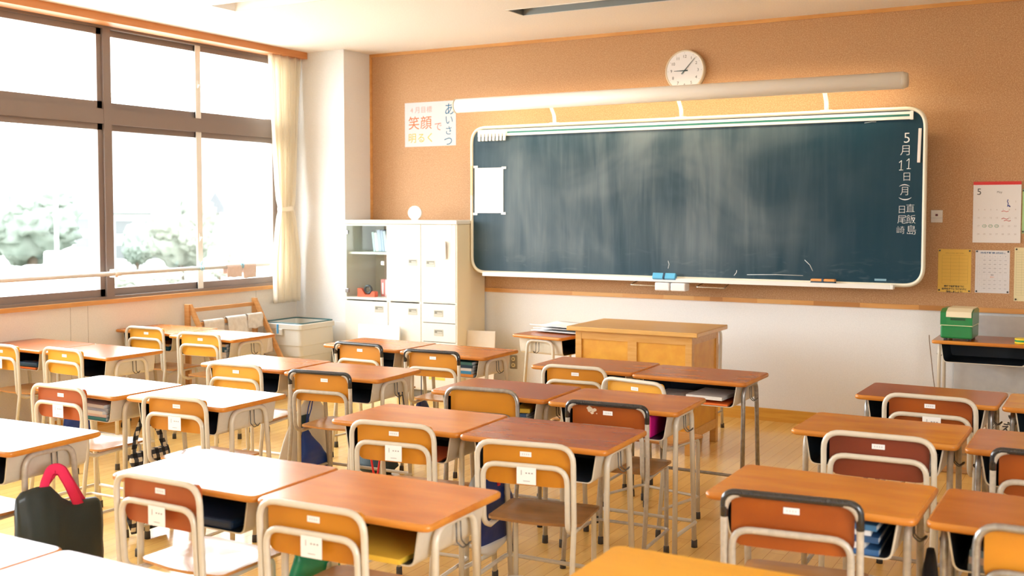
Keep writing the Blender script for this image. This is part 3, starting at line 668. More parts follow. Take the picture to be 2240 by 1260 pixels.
eraser('blackboard_eraser', 'orange chalk eraser with a navy felt pad on the chalk tray', -1.7986, 1.0634, mat('orange_vinyl', (0.72, 0.33, 0.10), 0.5), mat('navy_felt', (0.02, 0.06, 0.11), 0.9), 0.170)
m = MB().box(-4.6913, YBF+0.001, 1.5633, -4.4156, YBF+0.003, 1.9374)
for k in range(16): m.box(-4.6669, YBF+0.0004, 1.9062-k*0.021, -4.6669+random.uniform(.12, .23), YBF+0.001, 1.9082-k*0.021, 1)
t = thing('paper_notice', 'white printed sheet taped on the chalkboard below the clip strip', 'paper', (-4.5500, YBF, 1.7455))
wpart('paper_sheet', m, [WHITEP, mat('pale_ink', (0.55, 0.55, 0.58), 0.7)], t)
for x, z in ((-4.6815, 1.9471), (-4.4087, 1.9354), (-4.6864, 1.5555), (-4.4136, 1.5603)):
    wpart('tape_strip', MB().box(x-0.022, YBF-0.0006, z-0.010, x+0.022, YBF+0.0006, z+0.010), mat('clear_tape', (0.55, 0.58, 0.58), 0.3), t)
tag(obj('magnet_bar', MB().box(-4.7234, YBF-0.013, 1.7114, -4.7079, YBF-0.002, 1.9579, b=0.002).mesh('magnet_bar', mat('pale_yellow_plastic', (0.72, 0.60, 0.30), 0.5))), 'pale yellow magnetic bar on the chalkboard frame beside the taped sheet', 'magnet')
o = obj('magnet_bar', MB().box(-0.010, -0.006, -0.115, 0.010, 0.004, 0.115, b=0.002).mesh('magnet_bar', mat('white_pinkish', (0.78, 0.72, 0.68), 0.5)), None, (-1.1770, YBF-0.0, 2.0183), (0, R(1.5019), 0))
tag(o, 'white magnetic bar beside the chalk date', 'magnet')
# chalk boxes and hooks under the tray
t = thing('chalk_box', 'pair of small white trays fixed under the chalk tray', 'chalk tray', (-2.9229, YBF-0.03, 1.0401))
for x in (-0.063, 0.063): part('box_bin', MB().box(x-0.058, -0.055, -0.062, x+0.058, 0.045, -0.001, b=0.008), mat('white_plastic', (0.78, 0.76, 0.75), 0.4), t)
for x0, x1, lab in ((-3.2591, -3.0447, 'nearer the cabinets'), (-2.7281, -2.5088, 'nearer the orange eraser')):
    m = MB().tube(fillet([(x0+0.02, YBF+0.055, 1.0362), (x0, YBF-0.06, 1.0128), (x1, YBF-0.06, 1.0099), (x1+0.0, YBF+0.055, 1.0362)], 0.02, 5), 0.0045, seg=8)
    tag(obj('wire_rail', m.mesh('wire_rail', mat('brass_wire', (0.55, 0.50, 0.42), 0.25, metal=0.9))), 'bent metal towel rail under the chalk tray, the one ' + lab, 'rail')

# board lamp
t = thing('blackboard_lamp', 'long cream tube lamp on curved brackets above the chalkboard', 'lamp', (-3.02, 7.52, 2.445))
r0 = 0.058; L0, L1 = -1.755, 1.755
prof = []
a0, a1 = R(-2), R(262)          # opening faces down and towards the board
def arc(r, n=30): return [(r*math.cos(a0+(a1-a0)*k/n), r*math.sin(a0+(a1-a0)*k/n)) for k in range(n+1)]
outer = arc(r0); inner = arc(r0-0.003)[::-1]
m = MB().prism([( -p[0]*-1, p[1]) for p in outer+inner], 'x', L0, L1, 0, True)
part('lamp_hood', m, mat('lamp_cream', (0.86, 0.83, 0.77), 0.45), t)
for x in (L0, L1): part('lamp_end_cap', MB().cyl((x-0.012 if x < 0 else x-0.004, 0, 0), (x+0.004 if x < 0 else x+0.03, 0, 0), r0+0.0015, seg=28, r2=(r0+0.0015 if x < 0 else r0-0.012)), mat('lamp_cap', (0.60, 0.53, 0.42), 0.5), t)
for k in range(3): part('fluorescent_tube', MB().cyl((L0+0.035+k*1.145, 0.012, -0.014), (L0+0.035+k*1.145+1.12, 0.012, -0.014), 0.014, seg=14), mat('lit_tube', (1, 1, 1), 0.4, emis=((1.0, 0.84, 0.58), 24.0)), t)
for x in (-3.952+3.02, -2.879+3.02, -1.803+3.02):
    pts = fillet([(x, 0.165, -0.165), (x, 0.155, -0.10), (x, 0.09, -0.03), (x, 0.045, -0.035)], 0.05, 6)
    part('lamp_bracket', MB().tube(pts, 0, seg=8, flat=((1, 0, 0), 0.016, 0.004)).box(x-0.04, 0.145, -0.168, x+0.04, 0.19, -0.158), ALU, t)

# wall clock
t = thing('wall_clock', 'round white wall clock partly hidden behind the long lamp', 'clock', (-2.925, D-0.010, 2.655))
m = MB().cyl((0, 0, 0), (0, -0.045, 0), 0.158, 0, 48); part('clock_case', m, mat('clock_case', (0.70, 0.60, 0.45), 0.4), t)
m = MB().tube([(0.152*math.cos(a), -0.046, 0.152*math.sin(a)) for a in [2*PI*k/48 for k in range(48)]], 0.0062, seg=8, closed=True); part('clock_bezel', m, mat('clock_case', (0, 0, 0)), t)
m = MB().cyl((0, -0.045, 0), (0, -0.047, 0), 0.148, 0, 48)
for k in range(12):
    a = PI/2 - 2*PI*(k+1)/12
    m.text(str(k+1), 0.032, textM(0.108*math.cos(a), -0.0475, 0.108*math.sin(a)), 1)
    m.box(0.135*math.cos(a)-0.0015, -0.0476, 0.135*math.sin(a)-0.0015, 0.135*math.cos(a)+0.0015, -0.0470, 0.135*math.sin(a)+0.0015, 1)
part('clock_face', m, [mat('clock_white', (0.76, 0.74, 0.74), 0.5), INK], t)
HAND = mat('clock_hand', (0.01, 0.04, 0.04), 0.4)
def hand(a, L_, back, w_, y):
    d = Vector((math.cos(a), 0, math.sin(a))); n_ = Vector((-d.z, 0, d.x)); p = [-d*back - n_*w_, -d*back + n_*w_, d*L_ + n_*w_*0.35, d*L_ - n_*w_*0.35]
    return MB().add([(q.x, y, q.z) for q in p] + [(q.x, y-0.0015, q.z) for q in p], [(0,1,2,3),(7,6,5,4),(0,4,5,1),(1,5,6,2),(2,6,7,3),(3,7,4,0)])
part('hour_hand', hand(R(180), 0.086, 0.026, 0.005, -0.049), HAND, t); part('minute_hand', hand(R(48), 0.125, 0.034, 0.0038, -0.052), HAND, t)

# poster with crayon writing
t = thing('poster', 'white handmade poster with crayon greeting words beside the lamp', 'poster', (-5.304, D-0.0105, 2.347))
part('poster_sheet', MB().box(-0.270, -0.002, -0.195, 0.270, 0, 0.195), mat('poster_white', (0.62, 0.61, 0.63), 0.8, spec=0.2), t)
def cray(txt, x, z, s_, col, nm, off=0.0, dx=1.0):
    m = MB()
    for k, ch in enumerate(txt): m.text(ch, s_, textM(x + k*s_*1.04*dx, -0.0026, z), off=off)
    part('crayon_writing', m, mat(nm, col, 0.8), t)
cray('4月目標', -0.195, 0.125, 0.060, (0.66, 0.30, 0.27), 'crayon_pink', 0.0)
cray('笑顔', -0.172, 0.005, 0.125, (0.62, 0.15, 0.03), 'crayon_orange')
cray('で', 0.085, -0.03, 0.085, (0.62, 0.17, 0.11), 'crayon_coral', 0.0)
cray('明るく', -0.190, -0.125, 0.092, (0.66, 0.46, 0.06), 'crayon_yellow')
m = MB()
for k, ch in enumerate('あいさつ'): m.text(ch, (0.115, 0.092, 0.085, 0.098)[k], textM(0.205 - 0.005*k, -0.0026, 0.115 - k*0.092))
part('crayon_writing', m, mat('crayon_blue', (0.01, 0.13, 0.26), 0.8), t, 'blue vertical crayon word')

# wall button, outlet
t = thing('wall_switch', 'small white wall plate with a dark red button beside the chalkboard', 'switch', (-1.094, D-0.010, 1.540))
part('switch_plate', MB().box(-0.038, -0.010, -0.043, 0.038, 0, 0.043, b=0.003), mat('switch_cream', (0.70, 0.66, 0.60), 0.4), t)
part('switch_button', MB().box(-0.008, -0.013, 0.002, 0.008, -0.010, 0.016), mat('dark_red', (0.14, 0.02, 0.02), 0.4), t)
part('plate_seam', MB().box(-0.036, -0.0105, -0.012, 0.036, -0.0099, -0.0105), GREYINK, t)
t = thing('wall_outlet', 'steel wall outlet plate with two round cream sockets low on the wall', 'outlet', (-4.464, D, 0.293))
part('outlet_plate', MB().box(-0.036, -0.006, -0.058, 0.036, 0, 0.058, b=0.002), mat('plate_steel', (0.42, 0.40, 0.36), 0.4, metal=0.5), t)
for z in (-0.026, 0.026): part('socket', MB().cyl((0, -0.012, z), (0, -0.006, z), 0.018, 0, 20).cyl((0, -0.013, z), (0, -0.012, z), 0.006, 1, 8), [mat('socket_cream', (0.75, 0.66, 0.42), 0.5), INK], t)

# calendar and notices
def pins(t, pts):
    for x, z in pts: part('drawing_pin', MB().cyl((x, -0.007, z), (x, -0.002, z), 0.006, 0, 10), BLACKG, t)
def sheet(name, label, x0, x1, z0, z1, col, nm, cat='notice'):
    t = thing(name, label, cat, ((x0+x1)/2, D-0.0105, (z0+z1)/2)); return t, (x1-x0)/2, (z1-z0)/2, mat(nm, col, 0.7)
t, hx, hz, mt = sheet('wall_calendar', 'white May calendar with a red top strip pinned on the cork wall', -0.862, -0.566, 1.362, 1.775, (0.74, 0.72, 0.71), 'calendar_white', 'calendar')
m = MB().box(-hx, -0.010, -hz, hx, -0.0, hz-0.02)
part('calendar_pages', m, mt, t); part('calendar_strip', MB().box(-hx, -0.012, hz-0.022, hx, 0, hz, b=0.001).cyl((0, -0.0135, hz-0.011), (0, -0.012, hz-0.011), 0.006), mat('calendar_red', (0.62, 0.02, 0.02), 0.4), t)
part('month_number', MB().text('5', 0.062, textM(-hx+0.037, -0.0105, hz-0.070)).text('May', 0.020, textM(0.015, -0.0105, hz-0.072)), mat('calendar_ink', (0.06, 0.06, 0.06), 0.6), t)
m = MB(); d = 1
days = [['', '', '', '', '', '1', '2']] + [[str(3+7*r_+c) for c in range(7)] for r_ in range(4)]
for r_, row in enumerate(days):
    for c, s_ in enumerate(row):
        if s_: m.text(s_, 0.015, textM(-hx+0.035+c*0.038, -0.0105, hz-0.135-r_*0.055))
part('calendar_lettering', m, mat('calendar_grey', (0.42, 0.36, 0.33), 0.6), t)
m = MB(); m.tube([(0.068, -0.0105, 0.085), (0.064, -0.0105, 0.07), (0.070, -0.0105, 0.060), (0.066, -0.0105, 0.045), (0.082, -0.0105, 0.035)], 0, seg=4, flat=((0, 1, 0), 0.0003, 0.0025)).tube([(0.064, -0.0105, 0.038), (0.074, -0.0105, 0.048), (0.082, -0.0105, 0.038)], 0, seg=4, flat=((0, 1, 0), 0.0003, 0.0025))
part('pen_note', m, mat('pen_blue', (0.04, 0.06, 0.35), 0.6), t)
m = MB()
for z, x in ((0.005, 0.03), (-0.045, 0.03), (-0.058, 0.045)): m.tube([(x, -0.0105, z), (x+0.015, -0.0105, z+0.004), (x+0.03, -0.0105, z-0.002), (x+0.042, -0.0105, z+0.002)], 0, seg=4, flat=((0, 1, 0), 0.0003, 0.0025))
part('pen_note', m, mat('pen_pink', (0.80, 0.32, 0.32), 0.6), t)
m = MB()
for c in (1, 2, 3):
    x = -hx+0.035+c*0.038; z = hz-0.135-3*0.055; m.tube([(x+0.012*math.cos(a), -0.0106, z+0.009*math.sin(a)) for a in [2*PI*k/14 for k in range(14)]], 0, seg=4, closed=True, flat=((0, 1, 0), 0.0003, 0.0012))
part('pen_note', m, mat('pen_green', (0.10, 0.42, 0.25), 0.6), t)
# yellow notice
t, hx, hz, mt = sheet('yellow_notice', 'yellow notice with a table and three bold lines pinned on the cork', -1.080, -0.868, 1.018, 1.314, (0.76, 0.50, 0.10), 'notice_yellow')
part('notice_sheet', MB().box(-hx, -0.0015, -hz, hx, 0, hz), mt, t)
def table(parent, x0, x1, z0, z1, xs_, nrow, mt_, lw=0.0008, y=-0.0018):
    m = MB()
    for k in range(nrow+1): z = z0 + (z1-z0)*k/nrow; m.box(x0, y, z-lw/2, x1, y+0.0004, z+lw/2)
    for x in xs_: m.box(x-lw/2, y, z0, x+lw/2, y+0.0004, z1)
    return part('table_grid', m, mt_, parent)
YI = mat('olive_ink', (0.38, 0.22, 0.04), 0.6)
table(t, -0.080, 0.085, -0.090, 0.056+0.05, (-0.080, -0.025, 0.030, 0.085), 8, YI)
m = MB()
for k, s_ in enumerate(('最終下校時刻までに', '校門を出て寄り道せずに', '帰宅しましょう!')): m.text(s_, 0.0145, textM(0, -0.0020, -0.108-k*0.0185-0.001), off=0.0006)
part('bold_lines', m, INK, t)
part('notice_title', MB().text('校門を出る時刻と最終下校時刻', 0.0085, textM(0, -0.0020, 0.120)), YI, t)
pins(t, ((-hx+0.01, hz-0.01), (hx-0.01, hz-0.01), (-hx+0.01, -hz+0.012), (hx-0.01, -hz+0.01)))
# white timetable
t, hx, hz, mt = sheet('class_timetable', 'white class timetable with a blue heading pinned under the calendar', -0.842, -0.628, 1.020, 1.310, (0.70, 0.69, 0.70), 'timetable_white')
part('timetable_sheet', MB().box(-hx, -0.0015, -hz, hx, 0, hz), mt, t)
part('timetable_heading', MB().text('1年4組 時間割表 (4月20日~)', 0.0128, textM(0, -0.0020, hz-0.018), off=0.0004), mat('heading_blue', (0.03, 0.12, 0.28), 0.6), t)
table(t, -0.093, 0.096, -0.128, 0.118, (-0.093, -0.065, -0.033, 0.0, 0.032, 0.064, 0.096), 9, mat('faint_line', (0.48, 0.48, 0.50), 0.6), 0.0006)
m = MB(); rr = random.Random(3)
SUB = ['国語', '数学', '社会', '理科', '英語', '体育', '音楽', '美術', '技家', '道徳']
for r_ in range(9):
    if r_ == 5: continue
    for c in range(5): m.text('月火水木金'[c] if r_ == 0 else rr.choice(SUB), 0.0082, textM(-0.049+c*0.0325, -0.0020, 0.104-r_*0.0273))
    if 0 < r_: m.text(str(min(r_ if r_ < 5 else r_-1, 6)), 0.0085, textM(-0.079, -0.0020, 0.104-r_*0.0273))
part('subject_names', m, GREYINK, t)
part('lunch_note', MB().text('昼食', 0.009, textM(0.0, -0.0020, -0.023)), INK, t); part('lunch_note', MB().text('昼休み', 0.009, textM(0.0, -0.0020, -0.037)), mat('orange_ink', (0.80, 0.25, 0.08), 0.6), t)
pins(t, ((-hx+0.01, hz-0.008), (hx-0.01, hz-0.008), (-hx+0.01, -hz+0.01), (hx-0.01, -hz+0.01)))
# cream sheet and green sheet at the edge
t, hx, hz, mt = sheet('cream_notice', 'cream sheet with ruled lines pinned beside the timetable', -0.600, -0.380, 0.972, 1.332, (0.72, 0.64, 0.38), 'notice_cream')
part('notice_sheet', MB().box(-hx, -0.0015, -hz, hx, 0, hz), mt, t); table(t, -hx+0.012, hx-0.012, -hz+0.04, hz-0.03, (-hx+0.012, -hx+0.045, 0.02, hx-0.012), 17, mat('olive_line', (0.35, 0.33, 0.18), 0.6), 0.0009)
pins(t, ((-hx+0.012, hz-0.012), (-hx+0.012, -hz+0.012)))
t, hx, hz, mt = sheet('green_notice', 'pale green sheet pinned beside the calendar', -0.566, -0.360, 1.426, 1.722, (0.40, 0.62, 0.30), 'notice_green')
part('notice_sheet', MB().box(-hx+0.006, -0.0015, -hz, hx, 0, hz), mt, t); pins(t, ((-hx+0.014, hz-0.01), (-hx+0.014, -hz+0.012)))

# ------------------------------------------------------------------ student desks
W2, D2 = 0.315, 0.2175
def m_tabletop(top):
    m = MB(); prof = [(0.006, -0.022), (0.001, -0.018), (0.0, -0.010), (0.001, -0.004), (0.006, 0.0)]; vs = []; n = 0
    for k, z in prof:
        p = rrect(-W2+k, -D2+k, W2-k, D2-k, 0.028, 5); n = len(p); vs += [(q[0], q[1], 0.70+z) for q in p]
    fs = [(i*n+j, i*n+(j+1) % n, (i+1)*n+(j+1) % n, (i+1)*n+j) for i in range(len(prof)-1) for j in range(n)]
    m.add(vs, fs, 1, True); m.add(vs[-n:], [tuple(range(n))], 0); m.add(vs[:n], [tuple(range(n))[::-1]], 1)
    return m.mesh('tabletop', [TOPS[top], EDGE])
def m_tray():
    m = MB(); y0, y1 = -D2+0.035, D2-0.03; zt, zb = 0.676, 0.562
    out = [(p.x, p.y) for p in fillet([(-0.262, zt, 0), (-0.243, zb, 0), (0.243, zb, 0), (0.262, zt, 0)], [0, 0.028, 0.028, 0], 5)]
    inn = [(p.x, p.y) for p in fillet([(-0.256, zt, 0), (-0.238, zb+0.004, 0), (0.238, zb+0.004, 0), (0.256, zt, 0)], [0, 0.026, 0.026, 0], 5)]
    n = len(out); vs = [(x, y, z) for y in (y0, y1) for x, z in out] + [(x, y, z) for y in (y0, y1-0.004) for x, z in inn]
    fs0 = []; fs1 = []
    for i in range(n-1):
        fs0.append((i, i+1, n+i+1, n+i)); fs1.append((2*n+i, 3*n+i, 3*n+i+1, 2*n+i+1)); fs0.append((i, 2*n+i, 2*n+i+1, i+1))
    fs0 += [tuple(range(n, 2*n))]; fs1 += [tuple(range(3*n, 4*n))]
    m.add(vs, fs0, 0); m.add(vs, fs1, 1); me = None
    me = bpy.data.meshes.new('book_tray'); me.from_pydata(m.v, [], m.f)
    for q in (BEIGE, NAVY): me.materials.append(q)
    me.polygons.foreach_set('material_index', m.m); me.update(); return me
def m_legframe(sx_, mt):
    x = sx_*0.276; r = 0.0115; zt = 0.664
    pts = fillet([(x, -0.128, 0.02), (x, -0.122, zt), (x, 0.098, zt), (x, 0.155, 0.02)], 0.062, 6)
    return MB().tube(pts, r, 0, 12).mesh('leg_frame', mt)
def m_foot(r=0.0145, h=0.038):
    return MB().tube([(0, 0, 0), (0, 0, h-0.004), (0, 0, h)], [r, r*0.96, r*0.84], 0, 12).mesh('rubber_foot', RUBBER)
def m_footbar(mt):
    pts = fillet([(-0.276, -0.122, 0.125), (-0.290, 0.150, 0.125), (0.290, 0.150, 0.125), (0.276, -0.122, 0.125)], 0.03, 5)
    return MB().tube(pts, 0.009, 0, 10).mesh('foot_bar', mt)
def m_hook(sx_):
    x = sx_*0.268
    pts = fillet([(x, 0.005, 0.672), (x+sx_*0.004, 0.004, 0.590), (x+sx_*0.020, 0.010, 0.572), (x+sx_*0.040, 0.018, 0.586), (x+sx_*0.040, 0.028, 0.592),
                  (x+sx_*0.020, 0.032, 0.572), (x+sx_*0.004, 0.030, 0.590), (x, 0.030, 0.672)], 0.01, 4)
    return MB().tube(pts, 0.0024, 0, 6).mesh('bag_hook', WIRE)
CACHE = {}
def cm(key, fn):
    if key not in CACHE: CACHE[key] = fn()
    return CACHE[key]
DESKS = {}
def desk(code, x, y, rot, label, top='orange', metal='beige', scale=1.0, z=None):
    mt = {'beige': BEIGE, 'worn': BEIGEW, 'steel': STEEL}[metal]
    t = thing('student_desk', label, 'desk', (x, y, 0), R(rot), 'student desks'); t.scale = (1, 1, scale)
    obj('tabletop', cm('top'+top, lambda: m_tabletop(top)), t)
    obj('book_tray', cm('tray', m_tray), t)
    for s_ in (-1, 1):
        lf = obj('leg_frame', cm('lf%d%s' % (s_, metal), lambda: m_legframe(s_, mt)), t)
        for yy in (-0.128, 0.156): obj('rubber_foot', cm('foot', m_foot), lf, (s_*0.276, yy, 0))
        obj('bag_hook', cm('hook%d' % s_, lambda: m_hook(s_)), t)
    obj('foot_bar', cm('bar'+metal, lambda: m_footbar(mt)), t)
    DESKS[code] = t; return t

desk('A1L', -6.185, 5.685, -0.3, 'front row desk touching the window wall, pale with window glare', 'orange', z=.72)
desk('A1R', -5.548, 5.610, 0, 'front row desk beside the wooden drying rack, books in its tray', 'orange')
desk('A2L', -6.195, 4.600, -1.2, 'second row desk against the window wall, orange folder in its tray', 'red')
desk('A2R', -5.560, 4.585, -1.2, 'second row desk one in from the window wall, with an empty tray', 'red')
desk('B1L', -4.247, 5.731, -1.0, 'front row desk by the ivory cabinets, the one nearer the big bin', 'orange')
desk('B1R', -3.600, 5.690, -0.4, 'front row desk by the ivory cabinets with books stuffed in its tray', 'orange')
desk('B2L', -4.300, 4.695, 1.2, 'second row desk behind the black-railed cabinet desks, glare white, window side', 'brown')
desk('B2R', -3.650, 4.674, 2.4, 'second row desk with the blue drawstring bag hanging behind it', 'orange')
desk('B3L', -4.420, 3.670, -1.5, 'third row glare-white desk with notebooks in its tray', 'orange')
desk('B3R', -3.765, 3.700, 0.2, 'third row glare-white desk next to the checked bag', 'orange')
desk('B4R', -3.812, 2.655, 3.0, 'fourth row white-glared desk with the black tote hanging on it', 'orange', 'worn')
desk('C1L', -2.588, 5.555, 1.0, 'front row desk right in front of the wooden teacher desk', 'brown', 'steel')
desk('C1R', -1.945, 5.511, -0.4, 'front row desk with white books and an orange folder in its tray', 'brown', 'steel')
desk('C2L', -2.618, 4.576, 1.4, 'second row red-brown desk in front of the bare steel chair', 'red', 'worn')
desk('C2R', -1.968, 4.573, 2.0, 'second row desk with a bright pink case in its tray', 'orange')
desk('C3L', -2.566, 3.745, 1.6, 'third row light orange desk joined to a red-brown one', 'orange')
desk('C3R', -1.925, 3.744, 1.8, 'third row red-brown desk above the navy gym bag', 'red')
desk('C4L', -2.606, 2.645, 1.2, 'fourth row desk half washed out by window glare, big in view', 'brown')
desk('C4R', -1.967, 2.651, 1.5, 'fourth row large orange desk with a yellow folder in its tray', 'orange')
desk('C5L', -2.680, 1.605, 0.0, 'rearmost glare-white desk cut off at the bottom corner, window side', 'brown')
desk('C5R', -2.045, 1.600, 0.0, 'rearmost glare-white desk joined to its window side neighbour', 'brown')
desk('D1', -0.760, 5.439, -1.5, 'front row desk in the column by the eraser cleaner', 'red', 'steel')
desk('D2', -0.812, 4.481, -1.0, 'second row amber desk in the column by the eraser cleaner', 'amber', 'worn')
desk('D3', -0.791, 3.386, -0.3, 'third row amber desk with blue and white books in its tray', 'amber', 'worn')
desk('D4', -0.818, 2.335, 0.0, 'blurred yellow desk nearest the camera at the bottom edge', 'yellow')
desk('E1', -0.118, 5.425, -0.5, 'front row desk cut by the picture edge beside the white smiling bin', 'amber', 'steel')
desk('E2', -0.160, 4.445, -0.5, 'second row matt brown desk cut by the picture edge', 'brown', 'steel')
desk('E3', -0.138, 3.385, -0.5, 'third row brown desk cut by the picture edge with a black bag below', 'brown', 'steel')
desk('F', -3.505, 6.925, 90-8, 'lone desk turned sideways beside the teacher desk, papers on it', 'red')
desk('G', -0.735, 7.655, 0, 'desk against the front wall carrying the green eraser cleaner', 'brown', scale=1.045)

# ------------------------------------------------------------------ student chairs
def U(w_, zt, yb, r, rad):
    return None
def m_rear(mt, r=0.0102):
    h = 0.195 - r
    pts = fillet([(-h, -0.045, 0.02), (-h, 0.012, 0.44), (-h, 0.0, 0.745-r), (h, 0.0, 0.745-r), (h, 0.012, 0.44), (h, -0.045, 0.02)], [0, 0.15, 0.062, 0.062, 0.15, 0], 6)
    return MB().tube(pts, r, 0, 12).mesh('rear_frame', mt)
def m_front(mt, r=0.0102, zi=0.665):
    h = 0.172 - r
    pts = fillet([(-h, 0.352, 0.02), (-h, 0.348, 0.415), (-h, 0.07, 0.405), (-h, 0.012, 0.43), (-h, 0.000, zi-r), (h, 0.000, zi-r), (h, 0.012, 0.43), (h, 0.07, 0.405), (h, 0.348, 0.415), (h, 0.352, 0.02)],
                 [0, 0.035, 0, 0.05, 0.055, 0.055, 0.05, 0, 0.035, 0], 6)
    return MB().tube(pts, r, 0, 12).mesh('front_frame', mt)
def m_grip():
    h = 0.195 - 0.0102; z = 0.745-0.0102
    pts = fillet([(-h, 0.0022, 0.664), (-h, 0, z), (h, 0, z), (h, 0.0022, 0.664)], 0.062, 6)
    return MB().tube(pts, 0.0112, 0, 12).mesh('rail_grip', BLACKG)
def m_rung(mt):
    pts = fillet([(-0.187, -0.03, 0.13), (-0.180, 0.335, 0.12), (0.180, 0.335, 0.12), (0.187, -0.03, 0.13)], 0.03, 5)
    return MB().tube(pts, 0.0075, 0, 8).mesh('rung', mt)
def m_back(ply):
    m = MB(); z0, z1 = 0.580, 0.733; hw = 0.168
    ol = fillet([(-hw, z0, 0), (hw, z0, 0), (hw, z1, 0), (-hw, z1, 0)], [0.035, 0.035, 0.02, 0.02], 5, True)
    def Y(x, f): return 0.0165 + 0.004*(x/hw)**2 + (0.009 if f else 0)
    # triangulated strips across x so that the panel can curve
    nx = 14; xsn = [-hw + 2*hw*i/nx for i in range(nx+1)]
    def lim(x):
        d = hw-abs(x); lo, hi = z0, z1
        if d < 0.035: lo = z0 + 0.035 - math.sqrt(max(0, 0.035**2 - (0.035-d)**2))
        if d < 0.02: hi = z1 - 0.02 + math.sqrt(max(0, 0.02**2 - (0.02-d)**2))
        return lo, hi
    xsn = sorted(set(xsn + [-hw+0.004, -hw+0.012, hw-0.004, hw-0.012]))
    vs = []
    for x in xsn:
        lo, hi = lim(x)
        for f in (0, 1):
            for z in (lo, hi): vs.append((x, Y(x, f), z))
    fs = []
    for i in range(len(xsn)-1):
        a = i*4; b = a+4
        fs += [(a, b, b+1, a+1), (a+2, a+3, b+3, b+2), (a, a+2, b+2, b), (a+1, b+1, b+3, a+3)]
    fs += [(0, 1, 3, 2)]; e = (len(xsn)-1)*4; fs += [(e, e+2, e+3, e+1)]
    m.add(vs, fs, 0, False); return m.mesh('backrest', PLYS[ply])
def m_seat(kind='tan'):
    m = MB(); hw = 0.182; y0, y1 = 0.078, 0.392; T = 0.010
    ol = fillet([(-hw, y0+0.01, 0), (0, y0-0.012, 0), (hw, y0+0.01, 0), (hw, y1, 0), (-hw, y1, 0)], [0.03, 0.4, 0.03, 0.045, 0.045], 6, True)
    def Z(x, y):
        return 0.432 - 0.010*math.exp(-((x/0.13)**2) - ((y-0.22)/0.11)**2) - 0.006*max(0, (y-0.33)/0.06)
    n = len(ol); c = Vector((0, 0.235, 0)); vs = []; fs = []
    R_ = 6
    for side in (0, 1):
        for k in range(R_+1):
            s_ = 1 - k/R_
            for p in ol:
                q = c + (p-c)*max(s_, 0.001); inset = 0
                vs.append((q.x, q.y, Z(q.x, q.y) - side*T))
    M_ = (R_+1)*n
    for k in range(R_):
        for j in range(n):
            l = (j+1) % n
            fs.append((k*n+j, k*n+l, (k+1)*n+l, (k+1)*n+j)); fs.append((M_+k*n+j, M_+(k+1)*n+j, M_+(k+1)*n+l, M_+k*n+l))
    for j in range(n): fs.append((j, M_+j, M_+(j+1) % n, (j+1) % n))
    m.add(vs, fs, 0, False)
    me = m.mesh('seat', SEATS[kind]); return me
def m_sticker():
    m = MB().box(-0.022, -0.0012, -0.009, 0.022, 0, 0.009, 0, b=0.0005)
    for k in range(4): m.box(-0.014+k*0.008, -0.0015, -0.003, -0.010+k*0.008, -0.0012, 0.003, 1)
    return m.mesh('size_sticker', [WHITEP, mat('pale_ink', (0, 0, 0))])
def m_label():
    m = MB().box(-0.037, -0.001, -0.031, 0.037, 0, 0.031, 0)
    m.text('1', 0.026, textM(-0.019, -0.0014, 0.010), 1)
    for k in range(3): m.box(-0.003+k*0.011, -0.0014, 0.008, 0.003+k*0.011, -0.001, 0.0125, 1)
    m.box(-0.012, -0.0014, -0.020, 0.014, -0.001, -0.018, 1)
    return m.mesh('name_label', [WHITEP, GREYINK])
def chair(x, y, rot, label, ply='orange', metal='beige', grip=False, name=False, scale=1.0, stick=0.0, seat='tan'):
    mt = {'beige': BEIGE, 'worn': BEIGEW, 'steel': STEEL}[metal]
    t = thing('student_chair', label, 'chair', (x, y, 0), R(rot), 'student chairs', scale)
    rf = obj('rear_frame', cm('crf'+metal, lambda: m_rear(mt)), t); zi = 0.628 if metal == 'steel' else 0.642 if grip else 0.665
    ff = obj('front_frame', cm('cff%s%.3f' % (metal, zi), lambda: m_front(mt, zi=zi)), t)
    if grip: obj('rail_grip', cm('grip', m_grip), t)['label'] = 'black covering on the top rail'
    obj('rung', cm('rung'+metal, lambda: m_rung(mt)), t)
    b = obj('backrest', cm('ply'+ply, lambda: m_back(ply)), t); obj('seat', cm('seat'+seat, lambda: m_seat(seat)), t)
    for s_ in (-1, 1):
        obj('rubber_foot', cm('cfoot', lambda: m_foot(0.0135, 0.035)), rf, (s_*0.185, -0.047, 0)); obj('rubber_foot', cm('cfoot', None), ff, (s_*0.162, 0.352, 0))
    
    if stick < 1: obj('size_sticker', cm('stick', m_sticker), b, (0.0+stick, 0.0158, 0.694))
    if name: obj('name_label', cm('label', m_label), b, (0.012+stick, -0.0108, 0.622))
    return t
chair(-6.125, 5.418, 1.8, 'yellow-backed chair at the front row desk touching the window wall', 'yellow')
chair(-5.495, 5.33, 5.0, 'yellow-backed chair at the front row desk beside the drying rack', 'yellow')
chair(-6.135, 4.26, 0, 'chair cut by the picture edge at the desk with an orange folder', 'yellow', name=True)
chair(-5.60, 4.315, -2.3, 'yellow-backed chair at the second row desk with the empty tray', 'yellow')
chair(-4.178, 5.405, -1.0, 'black-railed chair facing the cabinets, the one nearer the big bin', 'orange', grip=True)
chair(-3.57, 5.33, 3.7, 'black-railed chair facing the ivory drawers, at the desk stuffed with books', 'orange', grip=True)
chair(-4.21, 4.34, 4.5, 'beige-railed yellow chair behind the glare-white desk, beside a black-railed one', 'yellow')
chair(-3.61, 4.34, 6.1, 'black-railed orange chair with the blue drawstring bag under it', 'orange', 'worn', grip=True, stick=0.02)
chair(-4.41, 3.37, 1.0, 'dusty red chair with a paper label in front of the notebook-filled tray', 'red', name=True)
chair(-3.690, 3.425, 4, 'orange chair with a paper label beside the checked bag', 'orange', name=True)
